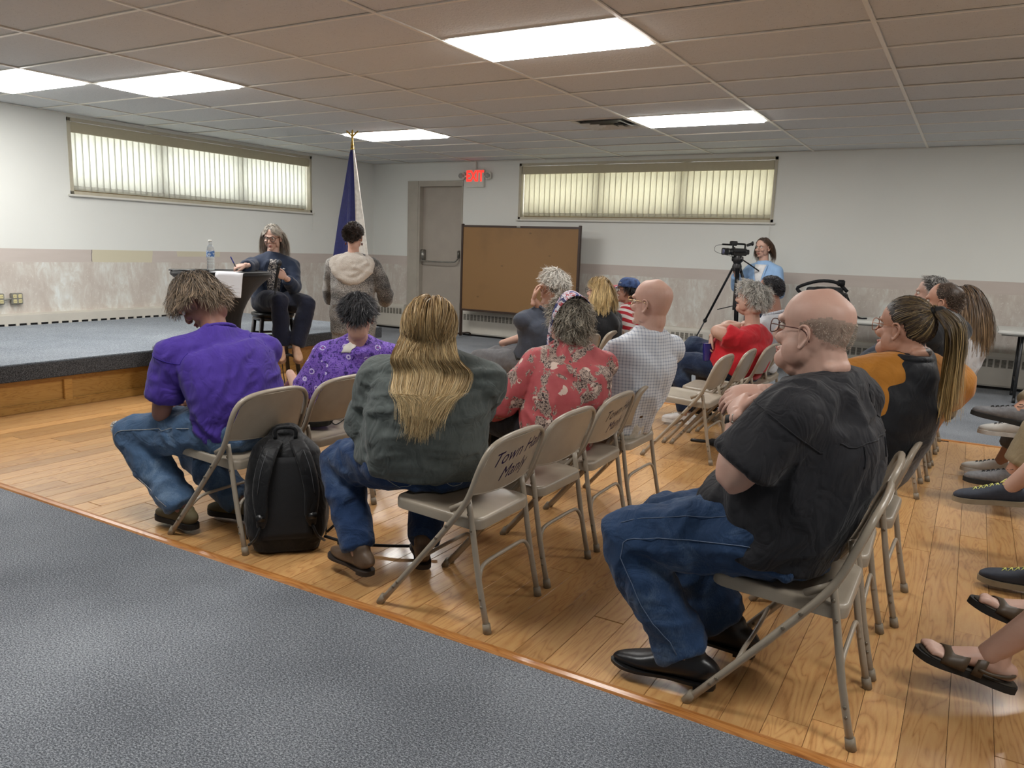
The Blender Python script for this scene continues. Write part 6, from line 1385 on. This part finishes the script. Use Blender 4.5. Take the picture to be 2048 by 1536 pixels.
t = thing('pen', 'blue and black pen held in the speaker\'s writing hand', 'pen', tuple(ph)); d = unit(P(-.35, -.25, .9))
q = G(); q.loft([-d*.06, -d*.04, d*.03], [.0015, .0045, .0048], n=10, sub=2); ob('pen_barrel', q, m_blackm, t); q = G(); q.loft([d*.03, d*.085], [.0055, .005], n=10, sub=1); ob('pen_cap', q, simple('blue pen cap', '27348c', .4), t)
# bar stool
SHp = sp_.hip; ZS = SHp[2]-.095
t = thing('bar_stool', 'dark wooden bar stool with a black padded seat under the speaker', 'stool', (SHp[0], SHp[1], 0), math.radians(-28))
q = G(); q.loft([(0, 0, ZS-.045), (0, 0, ZS-.03), (0, 0, ZS-.008), (0, 0, ZS)], [.17, .185, .185, .16], n=28, sub=2, caps='flat', ex=3); ob('seat_cushion', q, simple('black vinyl', '161617', .4), t)
q = G(); q.loft([(0, 0, ZS-.075), (0, 0, ZS-.045)], [.165, .17], n=28, sub=1, caps='flat', ex=3.5); ob('seat_ring', q, m_bk2, t)
for sx in (-1, 1):
    for sy in (-1, 1): q = G(); q.loft([(sx*.20, sy*.20, 0), (sx*.135, sy*.135, ZS-.06)], [.019, .019], n=8, sub=1, caps='flat', ex=5, side=(1, 0, 0)); ob('leg', q, m_bk2, t)
for z, r_ in ((.27, .176), (.46, .157)):
    for s_ in (-1, 1):
        q = G(); q.tube([(-r_, s_*r_, z), (r_, s_*r_, z)], .012, 6, 1); ob('rung', q, m_bk2, t)
        q = G(); q.tube([(s_*r_, -r_, z+.03), (s_*r_, r_, z+.03)], .012, 6, 1); ob('rung', q, m_bk2, t)
# loudspeaker on the floor by the stage with its cable
t = thing('floor_loudspeaker', 'black floor loudspeaker in front of the stage behind the purple shirt', 'loudspeaker', (.86, .03, 0), -.5)
q = G(); q.bbox((-.13, -.13, 0), (.13, .13, .44), .015); ob('cabinet', q, m_blackm, t, autosm=40); q = G(); q.bbox((.13, -.11, .03), (.137, .11, .41), .004); ob('grille', q, m_black, t, False)
q = G(); q.tube([(-.04, 0, .44), (-.04, 0, .47), (.04, 0, .47), (.04, 0, .44)], .008, 6, 2); ob('carry_handle', q, m_black, t)
q = G(); q.tube([(.80, .0, .25), (.78, -.06, .12), (.78, -.08, .012), (.85, -.16, .008), (1.0, -.2, .008), (1.15, -.12, .008), (1.1, -.02, .008), (.95, -.04, .008), (1.0, .1, .008), (1.3, .25, .008), (1.5, .5, .008)], .006, 6, 5); tag(ob('speaker_cable', q, m_black), 'thin black cable curling on the wood floor beside the loudspeaker', 'cable')
# flag
FX, FY = .50, 2.72
t = thing('flag', 'navy, white and red flag draped on a dark pole with a gold eagle', 'flag', (FX, FY, STZ))
m_gold = simple('gold metal', 'b08d3e', .3, metal=.8); m_navyf = fabric('navy flag satin', '1c1f58', wrinkle=.5, rough=.5); m_wf = fabric('white flag satin', 'd8d4cc', wrinkle=.5, rough=.5); m_rf2 = fabric('red flag satin', 'a83434', wrinkle=.4, rough=.5)
FT = 2.60-STZ
q = G(); q.tube([(0, 0, 0), (0, 0, FT-.14)], .014, 10, 1); ob('flag_pole', q, m_bk2, t)
q = G(); q.loft([(0, 0, 0), (0, 0, .03), (0, 0, .05)], [.14, .13, .03], n=24, sub=1, caps='flat'); ob('pole_base', q, m_gold, t)
q = G(); q.loft([(0, 0, FT-.15), (0, 0, FT-.12), (0, 0, FT-.08), (0, 0, FT-.05)], [.016, .012, .010, .016], n=12, sub=2); q.loft([(0, 0, FT-.05), (.0, 0, FT-.02), (.004, -.004, FT+.0)], [.012, .014, .009], n=10, sub=2); q.ell((.01, -.01, FT+.006), (.011, .008, .008))
for s_ in (-1, 1): q.grid(lambda u, v: P(s_*(.008+.06*u)*.86, s_*(.008+.06*u)*.5, FT-.045+.055*u**.7-.028*v*(1-.3*u)), 8, 3, .005)
ob('eagle_finial', q, m_gold, t)
q = G(); q.loft([(0, 0, FT-.23), (0, 0, FT-.155)], [.022, .018], n=12, sub=1, caps='flat'); ob('gold_ring', q, m_gold, t)
def drape(a0, a1, seed, k=1.0):
    def f(u, v):
        a = a0+(a1-a0)*u; z = FT-.2-v*1.55; R_ = .02+.20*v**.85*k; w_ = 1+.22*math.sin(a*5+seed)*min(1, v*2)+.1*math.sin(a*11+seed*2)*v
        return P(math.cos(a)*R_*w_*(1.0), math.sin(a)*R_*w_*.8, z+.05*math.sin(a*2)*v)
    return f
q = G(); q.grid(drape(-3.1, -.62, 1.), 44, 24, .006); ob('navy_field', q, m_navyf, t)
q = G(); q.grid(drape(-.62, .25, 1.), 18, 24, .006); ob('white_field', q, m_wf, t)
q = G(); q.grid(drape(.25, 1.9, 1.), 20, 24, .006); ob('red_field', q, m_rf2, t)
q = G(); f_ = drape(-3.1, -2.9, 1., 1.05); q.grid(lambda u, v: f_(u, .02+.98*v), 3, 30, .006); ob('gold_fringe', q, simple('gold fringe', 'c8962e', .7), t)
# black pouch on the empty chair
cx, cy = R1X-.02, -1.34
t = thing('black_pouch', 'small black drawstring pouch lying on the empty chair behind the purple shirt', 'pouch', (cx, cy, .425), .4)
q = G(); q.ell((0, 0, .04), (.12, .085, .042), n=20, m=12); q.ell((-.06, .03, .045), (.06, .05, .035)); v_, f_, n_ = remesh(q, .007, 3); v_ = folds(v_, n_, .008, 20, None, 5); v_[:, 2] = np.maximum(v_[:, 2], 0); q = G(); q.add(v_, f_); ob('pouch_body', q, m_black, t)
q = G(); q.tube([(.08, .06, .05), (.13, .1, .07), (.17, .06, .05), (.13, .0, .012), (.09, .01, .03)], .003, 6, 5); ob('drawstring', q, m_black, t)
# backpack standing behind the purple shirt's chair
PXx, PYy = (4.299, -1.965)
t = thing('backpack', 'black backpack with padded straps leaning against the chair of the purple shirt', 'backpack', (PXx-.10, PYy+.12, 0), math.radians(46)); t.rotation_euler = (math.radians(-9), 0, math.radians(46)); t.scale = (1.08, 1.0, 1.02)
m_nyl = fabric('black nylon', '0e0f12', wrinkle=.6, rough=.55, weave=500); m_mesh = simple('black mesh', '131417', .8, bump=.8, bscale=500, bdist=.001); m_grey = simple('grey webbing', '4c4e52', .6)
q = G(); q.loft([(0, .0, .02), (0, 0, .08), (0, 0, .2), (0, -.0, .34), (0, .01, .44), (0, .02, .50)], [.13, .16, .168, .155, .13, .07], [.09, .105, .11, .10, .085, .05], side=(1, 0, 0), n=28, sub=3, ex=3); q.ell((0, .085, .19), (.12, .05, .14)); v_, f_, n_ = remesh(q, .009, 5); v_ = folds(v_, n_, .005, 12, None, 3); v_[:, 2] = np.maximum(v_[:, 2], 0); q = G(); q.add(v_, f_); ob('pack_body', q, m_nyl, t)
q = G(); q.grid(lambda u, v: P((u-.5)*.2*(1-.2*v), -.112-.012*math.sin(u*PI)*math.sin(v*PI), .06+v*.35), 8, 12, .014); ob('back_panel', q, m_mesh, t)
for s_ in (-1, 1):
    pts = [(s_*.04, -.06, .475), (s_*.06, -.115, .44), (s_*.085, -.145, .36), (s_*.1, -.15, .26), (s_*.095, -.14, .17), (s_*.1, -.12, .12)]
    q = G(); q.loft(pts, [.03, .033, .033, .031, .026, .016], [.008]*6, side=(1, 0, 0), n=12, sub=3, ex=3); st_ = ob('shoulder_strap', q, m_nyl, t)
    for e in (-.010, .010): q = G(); q.tube([P(*p)+P(e, -.0095, 0) for p in pts[1:4]], .0014, 5, 3); ob('strap_piping', q, m_grey, st_)
    q = G(); q.tube([(s_*.1, -.128, .12), (s_*.12, -.12, .07), (s_*.15, -.04, .03)], .006, 6, 3); ob('webbing', q, m_nyl, st_)
    q = G(); q.bbox((s_*.1-.018, -.152, .145), (s_*.1+.018, -.138, .175), .004); ob('buckle', q, m_blackm, st_)
    q = G(); q.tube([(s_*.157, -.02, .05), (s_*.167, -.01, .2), (s_*.15, 0, .36), (s_*.09, .01, .47), (0, .012, .515)], .0032, 6, 4); ob('zip_line', q, m_grey, t)
q = G(); q.tube([(-.04, -.05, .485), (-.035, -.055, .53), (.035, -.055, .53), (.04, -.05, .485)], .009, 8, 4); ob('grab_handle', q, m_nyl, t)
q = G(); q.tube([(.15, -.05, .05), (.22, -.09, .03), (.3, -.1, .012), (.44, -.16, .008), (.6, -.2, .006)], .007, 6, 4); ob('hip_strap', q, m_nyl, t); q = G(); q.bbox((.2, -.11, .015), (.245, -.08, .04), .005); ob('strap_buckle', q, m_blackm, t); q = G(); q.tube([(.16, -.06, .07), (.22, -.07, .12), (.25, -.08, .08), (.22, -.09, .04)], .006, 6, 4); ob('strap_loop', q, m_nyl, t)
# notepad held by the woman with the bandana
nx = rf.wr[0]+P(-.13, .10, .02)
t = thing('notepad', 'pink notepad with a black patterned cover on the lap of the woman with the bandana', 'notepad', tuple(nx), .35)
q = G(); q.bbox((-.11, -.16, -.006), (.11, .16, 0), .003); ob('pad_cover', q, simple('black floral cover', '221c24', .6, var=.5, scale=60), t, False); q = G(); q.bbox((-.105, -.15, .0005), (.105, .15, .008), .003); ob('pink_pages', q, simple('pink paper', 'd994c4', .7), t, False)
# cup held by the woman in red
cx = rd.wr[1]+unit(P(-.2, -.1, -1))*.11
t = thing('purple_cup', 'translucent dark blue plastic cup held by the woman in the red t-shirt', 'cup', tuple(cx)); k = NT('cobalt plastic'); k.col('1e1c78'); k.set(Roughness=.15, Transmission_Weight=.25, Coat_Weight=.5); m_cup = k.m
q = G(); q.loft([(0, 0, -.085), (0, 0, -.08), (0, 0, 0), (0, 0, .05)], [.030, .032, .038, .042], n=24, sub=1, caps='flat'); ob('cup_body', q, m_cup, t, autosm=50); q = G(); q.tube([(.042*math.cos(a), .042*math.sin(a), .05) for a in np.linspace(0, 2*PI, 25)[:-1]], .002, 6, 1, closed=True); ob('cup_rim', q, m_cup, t)
# folded umbrella on the floor
U0, U1 = P(*(5.084, 1.237, 0.030)), P(5.62, 1.33, .035)
t = thing('folded_umbrella', 'black folded umbrella lying on the wood floor under the empty chairs', 'umbrella', tuple(U0)); D_ = U1-U0
q = G(); q.loft([D_*0, D_*.12, D_*.2], [.012, .013, .010], n=10, sub=2); ob('umbrella_handle', q, m_blackm, t); q = G(); q.loft([D_*.2, D_*.28, D_*.6, D_*.95], [.012, .026, .03, .014], n=12, sub=3); v_, f_, n_ = remesh(q, .006, 1); v_ = folds(v_, n_, .004, 40, D_, 2); q = G(); q.add(v_, f_); ob('folded_canopy', q, m_nyl, t)
# video camera on its tripod
AX = P(*(4.367, 4.850, 1.247))
t = thing('tripod', 'tall black camera tripod beside the young woman in the blue blazer', 'tripod', (AX[0], AX[1], 0)); m_tri = simple('tripod tube', '1d1d20', .35, metal=.4)
for fx, fy in ((-.62, .12), (.22, -.55), (.38, .42)):
    q = G(); a = P(fx*.08, fy*.08, AX[2]-.02); b = P(fx*.55, fy*.55, AX[2]*.48); c = P(fx, fy, .012); q.tube([a, b], .013, 8, 1); sd_v = unit(np.cross(b-a, (0, 0, 1)))*.018; q.tube([a+sd_v, b+sd_v], .006, 6, 1); q.tube([a-sd_v, b-sd_v], .006, 6, 1); lg = ob('leg', q, m_tri, t)
    q = G(); q.tube([b, c], .009, 8, 1); ob('leg_extension', q, m_tri, lg); q = G(); q.ell(b, (.024, .024, .026)); q.tube([b, b+P(.0, 0, .05)+sd_v*2], .006, 6, 1); ob('leg_clamp', q, m_blackm, lg); q = G(); q.ell(c, (.016, .016, .012)); ob('rubber_foot', q, m_black, lg)
q = G(); q.loft([(0, 0, AX[2]-.05), (0, 0, AX[2]), (0, 0, AX[2]+.03)], [.05, .055, .045], n=16, sub=1, caps='flat'); q.cyl((0, 0, .75), (0, 0, AX[2]), .014); ob('centre_column', q, m_blackm, t, autosm=50)
for f0 in ((-.2, .05), (.08, -.18), (.13, .14)): q = G(); q.tube([(0, 0, .80), (f0[0], f0[1], .74)], .006, 6, 1); ob('spreader', q, m_tri, t)
q = G(); q.loft([(0, 0, AX[2]+.03), (0, 0, AX[2]+.07), (0, 0, AX[2]+.12)], [.04, .055, .045], n=16, sub=2, caps='flat'); q.cyl((-.06, 0, AX[2]+.085), (.06, 0, AX[2]+.085), .03); ob('fluid_head', q, m_blackm, t, autosm=50); q = G(); q.tube([(.03, .02, AX[2]+.09), (.2, .25, AX[2]-.05), (.24, .32, AX[2]-.12)], .008, 8, 2); ob('pan_handle', q, m_tri, t)
F_ = unit(P(-.75, -.66, 0)); S_ = P(-F_[1], F_[0], 0); Mc = np.eye(4); Mc[:3, 0], Mc[:3, 1], Mc[:3, 2] = F_, S_, (0, 0, 1); k = .8; Mc[:3, :3] *= k
t = thing('video_camera', 'black video camera with hooded lens and top handle on the tripod', 'camera', (AX[0], AX[1], AX[2]+.12))
def vc(nm, fn, mat=m_blackm, par=None, sm=40):
    q = G(); fn(q); q.xf(Mc); return ob(nm, q, mat, par or t, autosm=sm)
bod = vc('camera_body', lambda q: (q.bbox((-.12, -.05, .0), (.10, .05, .105), .012), q.bbox((-.16, -.035, .02), (-.1, .035, .09), .008)))
vc('lens_barrel', lambda q: q.loft([(.09, 0, .055), (.15, 0, .055), (.17, 0, .055)], [.042, .045, .042], n=20, sub=1, caps='flat'))
vc('lens_hood', lambda q: q.loft([(.165, 0, .055), (.225, 0, .055)], [.05, .066], [.044, .05], side=(0, 1, 0), n=20, sub=1, caps='flat', ex=4), m_blackm)
vc('lens_glass', lambda q: q.ell((.226, 0, .055), (.006, .04, .036)), simple('lens glass', '4c4f68', .08))
vc('silver_ring', lambda q: q.loft([(.158, 0, .055), (.166, 0, .055)], [.0515, .0515], n=20, sub=1, caps='flat'), m_steel)
vc('top_handle', lambda q: (q.tube([(.08, 0, .1), (.085, 0, .15), (.05, 0, .165), (-.08, 0, .165), (-.10, 0, .15), (-.10, 0, .1)], .014, 8, 3), q.bbox((.03, -.03, .155), (.13, .03, .205), .008)))
vc('viewfinder', lambda q: (q.cyl((-.13, 0, .15), (-.2, 0, .175), .02, .022), q.ell((-.21, 0, .178), (.015, .034, .034))))
vc('microphone_boom', lambda q: q.tube([(.0, -.065, .15), (.22, -.065, .155)], .012, 8, 1))
vc('hand_strap', lambda q: q.tube([(.08, .05, .06), (.04, .085, .06), (-.06, .085, .06), (-.10, .05, .06)], .012, 6, 3), m_nyl)
vc('flip_screen', lambda q: q.bbox((.02, -.14, .06), (.03, -.055, .125), .004))
vc('dangling_wire', lambda q: q.tube([(.2, -.065, .15), (.3, -.1, .13), (.28, -.14, .05), (.1, -.1, .0), (0, -.05, -.02)], .003, 5, 4), m_black)
# black bag on the folding table
GX = P(*(5.407, 5.220, 0.691))
t = thing('black_bag', 'black camera bag with a carrying strap on the folding table behind the bald man', 'bag', (5.26, 5.24, .727), .05); t.scale = (1.15, 1, 1.18)
q = G(); q.bbox((-.20, -.13, 0), (.22, .13, .27), .05); v_, f_, n_ = remesh(q, .012, 6); v_ = folds(v_, n_, .012, 9, None, 3); v_[:, 2] = np.maximum(v_[:, 2], 0); q = G(); q.add(v_, f_); ob('bag_body', q, m_nyl, t)
q = G(); q.tube([(-.20, 0, .2), (-.24, 0, .26), (-.05, 0, .33), (.12, 0, .32), (.22, 0, .24)], .018, 6, 4); ob('carry_strap', q, m_nyl, t); q = G(); q.bbox((.12, -.03, .29), (.19, .03, .35), .008); ob('strap_pad', q, m_nyl, t); q = G(); q.tube([(.22, 0, .2), (.3, -.05, .05), (.36, -.1, .006), (.42, -.08, .006)], .01, 6, 3); ob('loose_strap', q, m_nyl, t)
